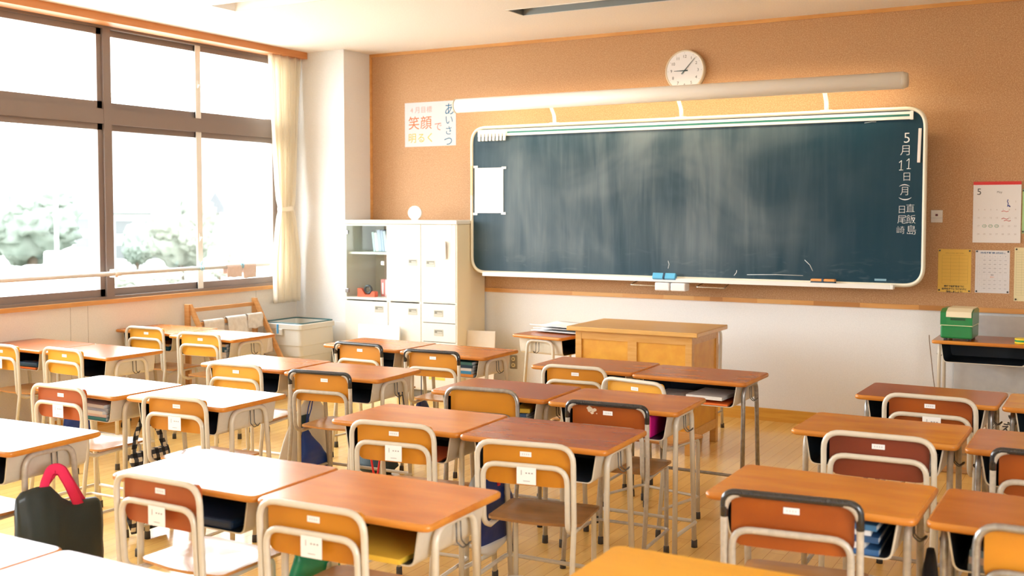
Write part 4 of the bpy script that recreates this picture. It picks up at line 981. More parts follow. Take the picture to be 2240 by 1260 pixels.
chair(-3.845, 2.32, 0, 'chair behind the black tote bag, mostly outside the picture', 'orange', 'worn')
chair(-2.54, 5.17, 3.1, 'orange chair directly below the teacher desk panels', 'orange')
chair(-2.075, 4.885, -12, 'pushed-aside chair whose seat faces the teacher desk', 'yellow')
chair(-2.60, 4.30, 7.0, 'bare steel framed chair with a plain light orange back', 'orange', 'steel', stick=5)
chair(-1.92, 4.23, 3.5, 'black-railed chair with scuffed paint on its orange back', 'rust', 'worn', grip=True, seat='brown')
chair(-2.48, 3.42, 7.1, 'orange chair with a paper label and a red umbrella strap beside it', 'orange', name=True)
chair(-1.85, 3.36, 9.0, 'orange chair with a paper label and brown seat, above the navy bag', 'orange', name=True, seat='brown')
chair(-2.61, 2.345, -0.1, 'large red-brown chair with a paper label in the fourth row', 'red', name=True)
chair(-1.985, 2.34, 2.5, 'large orange chair with a paper label nearest the bottom edge', 'orange', name=True)
chair(-0.705, 4.975, -0.5, 'beige-railed chair at the front row desk near the eraser cleaner', 'rust', name=True, scale=1.03)
chair(-0.74, 4.00, 2.5, 'dark red-backed beige chair in the second row by the corridor side', 'darkred', scale=1.035)
chair(-0.795, 3.02, 6.5, 'black-railed rust red chair behind the yellow desk', 'rust', 'worn', grip=True, scale=1.03)
chair(-0.17, 4.02, 0, 'black-railed chair cut by the picture edge at the matt brown desk', 'rust', 'worn', grip=True, scale=1.02)
chair(-0.118, 3.03, 0, 'grey steel chair cut by the picture edge in the third row', 'orange', 'steel', scale=1.02)
chair(-2.665, 7.455, 180, 'chair tucked in behind the teacher desk, facing the class', 'orange')

# scuffed paint patch on the scuffed chair
m = MB(); rr = random.Random(4)
for cx_, cz_, rad in ((-0.085, 0.706, 0.020), (-0.066, 0.703, 0.014), (-0.074, 0.690, 0.010), (-0.052, 0.688, 0.004)):
    n_ = 11; pts = [(cx_+rad*rr.uniform(0.45, 1.15)*math.cos(2*PI*k/n_), cz_+rad*rr.uniform(0.35, 0.8)*math.sin(2*PI*k/n_)) for k in range(n_)]
    m.prism(pts, 'y', 0.0168, 0.0176)
for o_ in list(COL.objects):
    if o_.name.startswith('backrest') and o_.parent and o_.parent.get('label', '').startswith('black-railed chair with scuffed'): SB = o_
part('paint_scuff', m, mat('bare_plywood', (0.62, 0.50, 0.36), 0.7), SB, 'pale scuffed patch')
# ------------------------------------------------------------------ teacher desk
t = thing('teacher_desk', 'large light wooden teacher desk with recessed panels in front of the chalkboard', 'desk', (-2.775, 6.78, 0))
hx, hy = 0.465, 0.305; bx_, by_ = 0.415, 0.265; zt = 0.80
part('desk_top', MB().box(-hx, -hy, zt-0.030, hx, hy, zt, b=0.005), mat('teacher_top', (0.64, 0.37, 0.12), 0.3, coat=0.35, noise_=(4, (0.60, 0.33, 0.09), 4, (1, 9, 9))), t)
z0 = 0.10; z1 = zt-0.030; s = 0.045
for sx_ in (-1, 1):
    for sy_ in (-1, 1):
        x = sx_*(bx_-s/2); y = sy_*(by_-s/2)
        part('corner_post', MB().box(x-s/2, y-s/2, 0, x+s/2, y+s/2, z1, b=0.002), OAKT, t)
m = MB().box(-bx_+s, -by_+0.002, z1-0.055, bx_-s, -by_+0.024, z1).box(-bx_+s, -by_+0.002, z0, bx_-s, -by_+0.024, z0+0.05).box(-0.032, -by_+0.002, z0+0.05, 0.032, -by_+0.024, z1-0.055)
part('front_rail', m, OAKT, t)
for a, b_ in ((-bx_+s, -0.032), (0.032, bx_-s)): part('front_panel', MB().box(a, -by_+0.012, z0+0.05, b_, -by_+0.020, z1-0.055), OAKP, t)
for sx_ in (-1, 1):
    x0_ = sx_*bx_ - (0.024 if sx_ > 0 else -0.002); x1_ = x0_+0.022
    part('side_rail', MB().box(x0_, -by_+s, z1-0.055, x1_, by_-s, z1), OAKT, t); part('side_rail', MB().box(x0_, -by_+s, z0, x1_, by_-s, z0+0.06), OAKT, t)
    part('side_panel', MB().box(x0_+0.007, -by_+s, z0+0.06, x1_-0.007, by_-s, z1-0.055), OAKP, t)
part('desk_shelf', MB().box(-bx_+0.03, -by_+0.03, 0.62, bx_-0.03, 0.10, 0.635), OAKT, t)

# papers on the sideways desk
for k, (dx, dy, dr, lab) in enumerate(((0, 0, 0, 'bottom sheet of the white paper stack on the sideways desk'), (0.01, 0.012, 5, 'middle sheet of the white paper stack on the sideways desk'), (-0.012, 0.0, -6, 'top curled sheet of the white paper stack on the sideways desk'))):
    def fn(u, v, k=k): 
        return ((u-0.5)*0.30, (v-0.5)*0.42, 0.008 + 0.006*k + 0.010*(2*abs(u-0.5))**2*(k+1)*0.5)
    m = MB().grid(fn, 10, 6); o = obj('paper_sheet', m.mesh('paper_sheet', WHITEP), None, (-3.475+dx, 6.95+dy, 0.702+0.009*k), (0, 0, R(82+dr))); s_ = o.modifiers.new('s', 'SOLIDIFY'); s_.thickness = 0.004
    tag(o, lab, 'paper', 'papers on the sideways desk')

# green eraser cleaner
t = thing('eraser_cleaner', 'green and cream chalk eraser cleaner on the wall desk', 'eraser cleaner', (-0.895, 7.585, 0.7315), R(-3))
GR = mat('green_plastic', (0.005, 0.20, 0.055), 0.3, coat=0.4)
part('lower_case', MB().box(-0.098, -0.125, 0.014, 0.098, 0.125, 0.100, b=0.012), GR, t)
m = MB(); m.prism([(-0.125, 0.102), (0.125, 0.102), (0.125, 0.195), (0.09, 0.205), (-0.06, 0.205), (-0.125, 0.185)], 'x', -0.098, 0.098); part('upper_case', m, GR, t)
part('case_seam', MB().box(-0.0985, -0.1255, 0.098, 0.0985, 0.1255, 0.1025), mat('seam_cream', (0.55, 0.60, 0.35), 0.5), t)
part('cream_lid', MB().prism([(-0.132, 0.155), (-0.127, 0.155), (-0.122, 0.190), (-0.06, 0.2105), (0.11, 0.2105), (0.11, 0.205), (-0.058, 0.205), (-0.128, 0.186)], 'x', -0.062, 0.092), mat('cleaner_cream', (0.74, 0.66, 0.46), 0.4), t)
part('grip_slot', MB().box(-0.035, -0.1275, 0.135, 0.055, -0.124, 0.150), mat('slot_dark', (0.005, 0.06, 0.02), 0.5), t)
for x in (-0.07, 0.07):
    for y in (-0.09, 0.09): part('rubber_foot', MB().cyl((x, y, 0), (x, y, 0.016), 0.012), RUBBER, t)
# tape roll on the same desk
t = thing('tape_roll', 'yellow and green tape roll lying on the wall desk at the picture edge', 'tape roll', (-0.515, 7.53, 0.7315))
for k, (c, nm) in enumerate((((0.80, 0.62, 0.03), 'tape_yellow'), ((0.03, 0.35, 0.10), 'tape_green'), ((0.80, 0.62, 0.03), 'tape_yellow'))):
    part('tape_layer', MB().cyl((0, 0, k*0.011), (0, 0, k*0.011+0.011), 0.045, 0, 28), mat(nm, c, 0.35), t)
# cord beside the wall desk
m = MB().tube([(-1.085, 7.60, 0.745), (-1.095, 7.68, 0.70), (-1.085, 7.80, 0.45), (-1.06, 7.82, 0.25), (-1.08, 7.82, 0.06), (-1.085, 7.78, 0.006)], 0.003, seg=6)
tag(obj('power_cord', m.mesh('power_cord', mat('cord_dark', (0.25, 0.18, 0.13), 0.6))), 'thin power cord hanging beside the wall desk', 'cord')

# ------------------------------------------------------------------ bins at the corridor side
def face_bin(label, x, y, wx, wy, h, mt, name, lettering, fs, lidm=None):
    t = thing(name, label, 'bin', (x, y, 0), R(4))
    m = MB().box(-wx/2, -wy/2, 0, wx/2, wy/2, h, b=0.008); part('bin_body', m, mt, t)
    e = MB(); y_ = -wy/2-0.0012
    for ex in (-wx*0.26, wx*0.26):
        e.tube([(ex+0.045*math.cos(a), y_, h*fs+0.035*math.sin(a)) for a in [PI+PI*k/12 for k in range(13)]], 0, seg=6, flat=((0, 1, 0), 0.0012, 0.006))
    part('drawn_eye', e, INK, t, 'black curved eyes drawn on the bin')
    if lettering:
        part('word_label', MB().box(-wx*0.30, y_-0.001, h*0.44, wx*0.45, y_, h*0.65), mat('label_cream', (0.76, 0.72, 0.62), 0.6), t)
        part('bin_lettering', MB().text(lettering, 0.060, textM(wx*0.075, y_-0.0016, h*0.55), off=0.0016), INK, t)
    return t
face_bin('white box bin with drawn sleeping eyes and a word label, by the wall', -0.610, 7.36, 0.33, 0.26, 0.42, mat('box_white', (0.66, 0.64, 0.62), 0.6), 'cardboard_bin', '燃える', 0.75)
face_bin('brown cardboard bin with a drawn face beside the second row desk', -0.800, 6.98, 0.27, 0.24, 0.30, mat('cardboard', (0.40, 0.22, 0.09), 0.8), 'cardboard_bin', '', 0.42)
tag(obj('cream_strip', MB().box(-0.135, -0.1225, 0.22, 0.135, -0.1205, 0.295).mesh('cream_strip', mat('label_cream', (0, 0, 0)))), 'cream band glued around the brown cardboard bin', 'label')
cs = bpy.data.objects['cream_strip']; cs.location = (-0.800, 6.98, 0); cs.rotation_euler = (0, 0, R(4))

# ------------------------------------------------------------------ bags
def loft_bag(rows, mt, axis='y', wr=0.004, seed=0.0, n=28):
    """rows: (z, a0, a1, half thickness) from bottom to top; spans a0..a1 along Y, thickness along X"""
    m = MB(); vs = []; 
    fine = []
    for i in range(len(rows)-1):
        for k in range(4):
            u = k/4; fine.append(tuple(rows[i][q]*(1-u)+rows[i+1][q]*u for q in range(4)))
    fine.append(rows[-1])
    for z, a0, a1, th in fine:
        c, h_ = (a0+a1)/2, (a1-a0)/2
        for k in range(n):
            a = 2*PI*k/n; ca, sa = math.cos(a), math.sin(a)
            yy = c + h_*math.copysign(abs(ca)**0.7, ca); xx = th*math.copysign(abs(sa)**0.8, sa)
            nz = noise.noise(Vector((yy*9+seed, z*9, xx*4)))+0.5*noise.noise(Vector((yy*22+seed, z*20, xx*6)))
            xx += wr*nz*2; vs.append((xx, yy, z))
    L_ = len(fine); fs = [(i*n+j, i*n+(j+1) % n, (i+1)*n+(j+1) % n, (i+1)*n+j) for i in range(L_-1) for j in range(n)]
    fs += [tuple(range(n))[::-1], tuple((L_-1)*n+j for j in range(n))]
    m.add(vs, fs, 0, True); return m
def strap(pts, w_, t_, up=(0, 1, 0), n=6): return MB().tube(fillet(pts, 0.05, n), 0, seg=8, flat=(up, w_, t_))
# black tote with pink handles
BT = mat('black_tote', (0.012, 0.022, 0.022), 0.55, coat=0.15)
t = thing('tote_bag', 'black tote bag with bright pink handles hung on a desk hook', 'bag', (-3.452, 2.62, 0))
m = loft_bag([(-0.165, 0.20, 0.535, 0.015), (-0.14, 0.12, 0.555, 0.035), (-0.08, 0.09, 0.56, 0.048), (-0.03, 0.08, 0.555, 0.05), (0.02, 0.08, 0.50, 0.05), (0.06, 0.08, 0.475, 0.05), (0.13, 0.085, 0.470, 0.048), (0.175, 0.10, 0.465, 0.040), (0.20, 0.15, 0.44, 0.018)], BT, wr=0.006)
m.v = [(p[0], p[2], p[1]) for p in m.v]
part('bag_body', m, BT, t)
PK = mat('pink_webbing', (0.78, 0.02, 0.12), 0.6)
part('bag_handle', strap([(0.012, -0.06, 0.49), (0.008, -0.055, 0.56), (-0.002, -0.02, 0.612), (0.002, 0.02, 0.608), (0.015, 0.05, 0.54), (0.022, 0.10, 0.42)], 0.021, 0.002), PK, t, 'bright pink handle')
part('bag_handle', strap([(-0.012, -0.05, 0.49), (-0.010, -0.04, 0.56), (-0.004, 0.0, 0.605), (-0.004, 0.03, 0.60), (0.004, 0.065, 0.53), (0.006, 0.13, 0.42)], 0.021, 0.002), PK, t, 'bright pink handle')
# gingham bag
t = thing('checked_bag', 'black and cream checked drawstring bag hanging between two desks', 'bag', (-4.083, 3.63, 0))
part('bag_body', loft_bag([(0.03, -0.12, 0.10, 0.012), (0.10, -0.14, 0.13, 0.024), (0.22, -0.13, 0.13, 0.024), (0.33, -0.10, 0.12, 0.024), (0.385, -0.12, 0.13, 0.024), (0.42, -0.10, 0.12, 0.012)], GING, seed=3), GING, t)
part('bag_strap', strap([(0, -0.10, 0.40), (0, -0.08, 0.50), (0, -0.03, 0.600), (0.0, 0.01, 0.595), (0.0, 0.06, 0.50), (0.0, 0.11, 0.38)], 0.016, 0.003), GING, t)
# blue drawstring bag
BL = mat('royal_blue_nylon', (0.008, 0.055, 0.40), 0.38, bump=(30, 0.8))
t = thing('drawstring_bag', 'royal blue nylon drawstring bag hanging under the black-railed orange chair', 'bag', (-3.957, 4.70, 0))
part('bag_body', loft_bag([(0.03, -0.10, 0.13, 0.02), (0.08, -0.14, 0.17, 0.014), (0.16, -0.12, 0.13, 0.014), (0.24, -0.105, 0.05, 0.04), (0.31, -0.10, -0.02, 0.014), (0.355, -0.085, -0.055, 0.010)], BL, wr=0.003, seed=9), BL, t)
part('bag_cord', MB().tube([(0, -0.07, 0.35), (0.0, -0.04, 0.47), (0, 0.01, 0.585)], 0.003, seg=6).tube([(0, -0.07, 0.35), (0.004, -0.02, 0.46), (0, 0.02, 0.585)], 0.003, seg=6), BL, t)
# navy gym bag
NB = mat('navy_nylon', (0.006, 0.022, 0.13), 0.45, bump=(25, 0.8), noise_=(7, (0.01, 0.035, 0.19), 3))
t = thing('gym_bag', 'navy gym bag with a white underside and small red patch, hanging between desks', 'bag', (-2.245, 3.80, 0))
part('bag_body', loft_bag([(0.185, -0.09, 0.06, 0.020), (0.21, -0.11, 0.12, 0.022), (0.27, -0.12, 0.165, 0.024), (0.34, -0.12, 0.178, 0.024), (0.40, -0.11, 0.125, 0.024), (0.46, -0.09, 0.05, 0.024), (0.54, -0.05, 0.0, 0.010)], NB, wr=0.004, seed=14), NB, t)
part('bag_base', loft_bag([(0.155, -0.06, 0.03, 0.014), (0.175, -0.10, 0.09, 0.024), (0.205, -0.118, 0.13, 0.031)], WHITEP, wr=0.003, seed=15), mat('white_nylon', (0.66, 0.66, 0.66), 0.5), t, 'white underside')
part('side_panel', loft_bag([(0.38, -0.22, -0.11, 0.016), (0.43, -0.20, -0.09, 0.022), (0.49, -0.15, -0.05, 0.016), (0.54, -0.08, -0.03, 0.007)], NB, wr=0.003, seed=16), mat('pale_blue_nylon', (0.50, 0.58, 0.70), 0.5), t, 'pale blue and white side flap')
part('red_patch', MB().box(0.022, 0.0, 0.435, 0.032, 0.018, 0.46, b=0.003), mat('patch_red', (0.55, 0.01, 0.03), 0.5), t)
part('round_patch', MB().cyl((0.026, 0.075, 0.395), (0.034, 0.075, 0.395), 0.022, seg=20), mat('patch_grey', (0.45, 0.47, 0.52), 0.5), t)
part('bag_cord', MB().tube([(0, -0.02, 0.535), (0, 0.0, 0.60)], 0.004, seg=6), WHITEP, t)
# white plastic bag
WB = mat('white_plastic_bag', (0.84, 0.84, 0.82), 0.35, bump=(22, 1.0))
t = thing('plastic_bag', 'crumpled white plastic carrier bag with dark print slumped below the desks', 'bag', (-3.988, 4.68, 0))
part('bag_body', loft_bag([(0.12, -0.16, 0.14, 0.012), (0.20, -0.24, 0.20, 0.015), (0.30, -0.20, 0.20, 0.015), (0.42, -0.12, 0.18, 0.014), (0.50, -0.02, 0.10, 0.016), (0.54, 0.0, 0.05, 0.008)], WB, wr=0.003, seed=22), WB, t)
part('printed_patch', MB().box(0.014, -0.08, 0.36, 0.019, 0.0, 0.43, b=0.001), mat('print_dark', (0.03, 0.07, 0.09), 0.5), t)
part('bag_handle', MB().tube([(0, 0.03, 0.52), (0, 0.0, 0.60)], 0.006, seg=6), WB, t)
# small dark bag on the floor beside it
t = thing('dark_bag', 'dark teal cloth bag lying on the floor behind the white carrier bag', 'bag', (-3.87, 5.18, 0), R(80))
part('bag_body', loft_bag([(0.0, -0.10, 0.10, 0.05), (0.05, -0.15, 0.15, 0.09), (0.11, -0.12, 0.12, 0.07), (0.15, -0.05, 0.05, 0.02)], NB, wr=0.01, seed=27), mat('dark_teal_cloth', (0.01, 0.03, 0.04), 0.6), t)
# blue pouch under front chairs
t = thing('blue_pouch', 'small navy pouch hanging under the desk stuffed with books', 'pouch', (-3.925, 5.74, 0))
part('pouch_body', loft_bag([(0.18, -0.06, 0.07, 0.02), (0.25, -0.07, 0.09, 0.035), (0.32, -0.05, 0.06, 0.025), (0.37, -0.02, 0.02, 0.01)], NB, seed=31), NB, t)
part('pouch_cord', MB().tube([(0, 0, 0.365), (0, 0.0, 0.60)], 0.003, seg=6), NB, t)
# green and white bag
GW = mat('green_glossy_bag', (0.005, 0.24, 0.12), 0.25, bump=(20, 1.0))
t = thing('shopping_bag', 'glossy green and white shopping bag under the large orange chair', 'bag', (-2.288, 2.74, 0))
part('bag_body', loft_bag([(0.15, -0.13, 0.13, 0.02), (0.20, -0.16, 0.16, 0.024), (0.26, -0.15, 0.15, 0.024), (0.35, -0.14, 0.13, 0.024), (0.44, -0.12, 0.10, 0.03), (0.50, -0.10, 0.02, 0.012)], GW, wr=0.012, seed=35), GW, t)
part('white_stripe', loft_bag([(0.20, -0.06, 0.02, 0.040), (0.28, -0.04, 0.05, 0.042), (0.36, -0.01, 0.08, 0.040), (0.42, 0.02, 0.10, 0.034)], WB, wr=0.012, seed=35), mat('cream_print', (0.72, 0.68, 0.58), 0.4), t, 'cream printed stripe')
part('bag_handle', MB().tube([(0, -0.05, 0.49), (0, 0.0, 0.60)], 0.004, seg=6), GW, t)
# blue bag under the dusty red chair
t = thing('blue_bag', 'small bright blue bag seen beyond the dusty red chair, between two desks', 'bag', (-5.888, 4.66, 0))
part('bag_body', loft_bag([(0.12, -0.10, 0.10, 0.02), (0.20, -0.12, 0.12, 0.03), (0.32, -0.10, 0.10, 0.03), (0.42, -0.06, 0.05, 0.03), (0.48, -0.02, 0.02, 0.01)], BL, seed=41), BL, t)
part('bag_cord', MB().tube([(0, 0, 0.47), (0, 0.0, 0.60)], 0.003, seg=6), BL, t)
# black bag under the third row edge desk
t = thing('black_bag', 'black cloth bag hanging below the third row desk at the picture edge', 'bag', (-0.468, 3.38, 0))
part('bag_body', loft_bag([(0.10, -0.11, 0.11, 0.02), (0.20, -0.12, 0.12, 0.032), (0.35, -0.11, 0.11, 0.03), (0.48, -0.07, 0.07, 0.02), (0.56, -0.02, 0.02, 0.01)], BT, seed=45), mat('black_cloth', (0.006, 0.007, 0.012), 0.8), t)
# red strap and dark straps
t = thing('red_strap', 'bright red loop of cord hanging below the third row light orange desk', 'strap', (-2.860, 3.78, 0))
part('strap_loop', MB().tube(fillet([(0, 0, 0.60), (0.01, -0.01, 0.50), (0.03, 0.0, 0.36), (0.045, 0.015, 0.50), (0.04, 0.02, 0.60)], 0.02, 4), 0.0045, seg=6), mat('red_cord', (0.72, 0.01, 0.01), 0.5), t)
t = thing('navy_cord', 'striped navy cord loop hanging under the second row desk', 'cord', (-3.36, 4.70, 0))
part('cord_loop', MB().tube(fillet([(0, 0, 0.60), (0.01, 0.0, 0.45), (0.05, 0.02, 0.30), (0.03, 0.02, 0.45), (0.008, 0.02, 0.60)], 0.02, 4), 0.0035, seg=6), mat('navy_cord', (0.01, 0.02, 0.06), 0.5), t)

# ------------------------------------------------------------------ tray contents
def tray_item(code, name, label, cat, lx0, lx1, ly0, ly1, z, h, mt, mt2=None, rot=0, group=None, b=0.0015):
    d_ = DESKS[code]; M = Matrix.Translation(d_.location) @ Matrix.Rotation(d_.rotation_euler.z, 4, 'Z')
    c = M @ Vector(((lx0+lx1)/2-0.014, (ly0+ly1)/2, 0.5662+z)); w_, d2 = (lx1-lx0)/2, (ly1-ly0)/2
    m = MB()
    if mt2 is not None:      # book: covers and page block
        m.box(-w_, -d2, 0, w_, d2, 0.0012, 0).box(-w_, -d2, h-0.0012, w_, d2, h, 0).box(-w_+0.001, -d2+0.002, 0.0012, w_-0.001, d2-0.001, h-0.0012, 1).box(-w_, -d2, 0.0012, w_, -d2+0.002, h-0.0012, 0)
    else: m.box(-w_, -d2, 0, w_, d2, h, 0, b=min(b, h*0.3))
    o = obj(name, m.mesh(name, [mt] + ([mt2] if mt2 else [])), None, c, (0, 0, d_.rotation_euler.z + R(rot)))
    return tag(o, label, cat, group)
PG = mat('book_pages', (0.72, 0.70, 0.65), 0.8)
def cb(nm, c): return mat('cover_'+nm, c, 0.5)
# C1R
tray_item('C1R', 'document_case', 'orange plastic folder at the bottom of the tray before the teacher desk', 'folder', -0.10, 0.225, -0.180, 0.08, 0.0, 0.010, cb('orange', (0.80, 0.18, 0.03)))
tray_item('C1R', 'textbook', 'white textbook on the orange folder, wider one with a grey cover', 'book', -0.20, 0.06, -0.176, 0.08, 0.0105, 0.014, cb('white', (0.72, 0.71, 0.68)), PG, 2, 'books in the tray before the teacher desk')
tray_item('C1R', 'textbook', 'thick white textbook resting on the orange folder near the desk leg', 'book', 0.0, 0.20, -0.172, 0.09, 0.026, 0.018, cb('white', (0, 0, 0)), PG, -3, 'books in the tray before the teacher desk')
# C2R
tray_item('C2R', 'pencil_case', 'bright pink case standing in the tray', 'case', 0.150, 0.188, -0.165, 0.05, 0.0, 0.098, cb('pink', (0.75, 0.01, 0.22)), b=0.006)
# C2L
for k, (c, nm) in enumerate((((0.10, 0.16, 0.18), 'dark green'), ((0.55, 0.58, 0.58), 'pale grey'), ((0.05, 0.12, 0.25), 'dark blue'))):
    tray_item('C2L', 'textbook', '%s book stacked in the tray beside the steel chair' % nm, 'book', 0.02, 0.215-0.01*k, -0.170+0.008*k, 0.08, 0.0155*k, 0.015, cb(nm.replace(' ', '_'), c), PG, 2*k-2, 'books in the tray beside the steel chair')
tray_item('C2L', 'pencil_case', 'small yellow case on the books in the tray beside the steel chair', 'case', 0.12, 0.20, -0.15, 0.0, 0.0475, 0.022, cb('yellow', (0.78, 0.50, 0.05)), None, 12, b=0.006)
# B1R
for k, (c, nm) in enumerate((((0.80, 0.30, 0.05), 'orange'), ((0.05, 0.30, 0.55), 'blue'), ((0.75, 0.74, 0.72), 'white'), ((0.02, 0.06, 0.10), 'navy'), ((0.05, 0.18, 0.16), 'green-black'))):
    tray_item('B1R', 'textbook', '%s notebook in the full tray facing the cabinets' % nm, 'book', -0.05, 0.222-0.008*(k % 3), -0.176+0.006*(k % 2), 0.08, 0.0185*k, 0.018 if k != 2 else 0.017, cb('b1_'+nm.replace('-', '_'), c), PG, (1, -2, 2, -1, 1)[k], 'notebooks in the full tray facing the cabinets')
# A1R, A1L
for k, (c, nm) in enumerate((((0.74, 0.72, 0.70), 'white'), ((0.70, 0.66, 0.62), 'ivory'), ((0.03, 0.12, 0.18), 'teal'), ((0.05, 0.16, 0.28), 'blue'), ((0.60, 0.50, 0.36), 'tan'))):
    tray_item('A1R', 'textbook', '%s book in the tray beside the drying rack' % nm, 'book', -0.02, 0.222-0.006*(k % 3), -0.178, 0.08, 0.0185*k, 0.018, cb('a1_'+nm, c), PG, (0, 1, -1, 1, 0)[k], 'books in the tray beside the drying rack')
tray_item('A1L', 'textbook', 'brown book in the tray of the desk touching the window wall', 'book', 0.02, 0.22, -0.17, 0.08, 0.030, 0.016, cb('brown', (0.45, 0.28, 0.14)), PG, 0, 'things in the tray against the window wall')
tray_item('A1L', 'pencil_case', 'teal case in the tray of the desk touching the window wall', 'case', 0.06, 0.22, -0.176, 0.02, 0.0, 0.029, cb('teal', (0.01, 0.10, 0.18)), None, 0, b=0.008)
tray_item('A2L', 'document_case', 'orange folder in the tray of the second row desk by the windows', 'folder', -0.10, 0.22, -0.176, 0.05, 0.0, 0.012, cb('orange', (0, 0, 0)))
tray_item('A2L', 'pencil_case', 'dark blue pencil case lying on the orange folder', 'case', 0.03, 0.21, -0.172, -0.10, 0.0125, 0.030, cb('darkblue', (0.02, 0.07, 0.14)), None, 6, b=0.012)
# B3L
for k, (c, nm) in enumerate((((0.02, 0.18, 0.20), 'teal'), ((0.80, 0.62, 0.60), 'pale pink'), ((0.74, 0.74, 0.72), 'white'), ((0.45, 0.50, 0.58), 'grey-blue'), ((0.66, 0.66, 0.66), 'light grey'))):
    tray_item('B3L', 'textbook', '%s notebook in the tray before the dusty red chair' % nm, 'book', -0.12, 0.220-0.005*(k % 3), -0.178+0.004*(k % 2), 0.08, 0.0155*k, 0.015, cb('b3_'+nm.replace('-', '_').replace(' ', '_'), c), PG, (0, 1, -2, 2, -1)[k], 'notebooks in the tray before the dusty red chair')
# C4R yellow folder
tray_item('C4R', 'document_case', 'yellow folder sticking out of the tray of the large orange desk', 'folder', -0.06, 0.215, -0.196, 0.05, 0.0, 0.016, cb('yellow', (0, 0, 0)))
tray_item('C3L', 'document_case', 'rusty orange folder in the tray of the light orange desk', 'folder', -0.02, 0.215, -0.185, 0.05, 0.0, 0.008, cb('rust', (0.60, 0.12, 0.03)))
# D3
for k, (c, nm) in enumerate((((0.03, 0.12, 0.30), 'blue'), ((0.74, 0.72, 0.72), 'white'), ((0.02, 0.08, 0.20), 'navy'), ((0.76, 0.75, 0.73), 'cream white'), ((0.05, 0.18, 0.35), 'mid blue'))):
    tray_item('D3', 'textbook', '%s book in the tray of the third row amber desk' % nm, 'book', -0.05, 0.215-0.03*(k % 2), -0.178+0.004*k, 0.08, 0.0175*k, 0.017, cb('d3_'+nm.replace(' ', '_'), c), PG, (2, -3, 1, 4, -2)[k], 'books in the tray of the third row amber desk')
tray_item('D2', 'textbook', 'blue book in the tray of the second row amber desk', 'book', 0.02, 0.22, -0.178, 0.08, 0.0, 0.020, cb('d3_blue', (0, 0, 0)), PG, 0)
tray_item('D2', 'textbook', 'white book in the tray of the second row amber desk', 'book', 0.06, 0.22, -0.176, 0.08, 0.0205, 0.012, cb('d3_white', (0, 0, 0)), PG, 0)
for k, (c, nm) in enumerate((((0.10, 0.12, 0.14), 'charcoal'), ((0.30, 0.24, 0.22), 'taupe'), ((0.08, 0.14, 0.20), 'slate'))):
    tray_item('E3', 'textbook', '%s book in the tray above the black bag' % nm, 'book', -0.19, 0.06, -0.178, 0.08, 0.0205*k, 0.020, cb('e3_'+nm, c), cb('e3p', (0.35, 0.32, 0.30)), k-1, 'books in the tray above the black bag')
tray_item('C4L', 'document_case', 'dark navy case filling the tray of the washed-out fourth row desk', 'case', -0.10, 0.20, -0.180, 0.05, 0.0, 0.032, cb('inky', (0.006, 0.02, 0.05)), b=0.010)

# ------------------------------------------------------------------ outside
GZ = -3.5
def gmat(nm, c, r_=0.9, c2=None, sc=0.5): return mat(nm, c, r_, noise_=(sc, c2, 4) if c2 else None)
struct('ground_yard', MB().box(-58, -60, GZ-0.3, 60, 60, GZ+0.01), gmat('yard_sand', (0.55, 0.52, 0.46), 0.95, (0.50, 0.47, 0.41), 0.1))  # unseen near ground, made pale to bounce daylight up to the ceiling
o = struct('ground', MB().box(-420, -100, GZ-0.5, 60, 520, GZ), gmat('outdoor_ground', (0.15, 0.17, 0.13), 0.95, (0.20, 0.21, 0.17), 0.08))
LEAF = gmat('garden_leaf', (0.115, 0.135, 0.11), 0.9, (0.155, 0.17, 0.145), 0.8); LEAF2 = gmat('garden_leaf_pale', (0.115, 0.125, 0.10), 0.9, (0.15, 0.158, 0.13), 0.8)
BARK = gmat('bark', (0.10, 0.07, 0.05))
def polar(px, depth): # bearing from the room, in metres
    s_ = (px-1120)/2343.0; return (depth*(s_*0.8704-0.4923), depth*(s_*0.4923+0.8704))
def crown(cx, cy, cz, rx, rz, seed, n=9, sub=4):
    m = MB(); rr = random.Random(seed)
    for k in range(n):
        bm = bmesh.new(); bmesh.ops.create_icosphere(bm, subdivisions=sub, radius=1)
        f = 1.0 if k == 0 else rr.uniform(0.4, 0.6); a = rr.uniform(0, 2*PI); dd = 0 if k == 0 else rr.uniform(0.5, 0.8); ez = 0 if k == 0 else rr.uniform(-0.3, 0.6)
        for v in bm.verts:
            q = 1 + 0.25*noise.noise(v.co*2.3+Vector((seed, k, 0))) + 0.20*noise.noise(v.co*6+Vector((seed, k, 3))) + 0.22*noise.noise(v.co*15+Vector((seed, k, 7)))
            v.co = Vector((v.co.x*rx*f*q + dd*rx*math.cos(a), v.co.y*rx*f*q + dd*rx*math.sin(a), v.co.z*rz*f*q + ez*rz))
        m.bm(bm, 0, True)
    return m
def tree(px, depth, width_px, ztop, label, leaf=LEAF, seed=1):
    x, y = polar(px, depth); r_ = width_px/2343*depth/2; zc = ztop - (ztop-GZ)*0.47; rz = (ztop-zc)
    t = thing('garden_tree', label, 'tree', (x, y, GZ), 0, 'trees outside the windows')
    part('tree_crown', crown(0, 0, 0, r_*0.8, rz*0.8, seed), leaf, t, loc=(0, 0, zc-GZ)); part('tree_trunk', MB().cyl((0, 0, 0), (0, 0, zc-GZ), r_*0.09, 0, 10), BARK, t)
tree(70, 82, 235, 5.2, 'big rounded green tree outside the window bay at the picture edge', LEAF, 3)
tree(-40, 88, 130, 4.2, 'green tree cut by the picture edge beyond the first window', LEAF, 8)
tree(395, 80, 165, 2.9, 'bushy tree outside the middle window pane', LEAF2, 5)
tree(300, 92, 70, 0.6, 'low dark tree beside the central mullion outside', LEAF, 12)
tree(480, 76, 60, -0.6, 'small pale tree low outside the window near the cloths', LEAF2, 17)
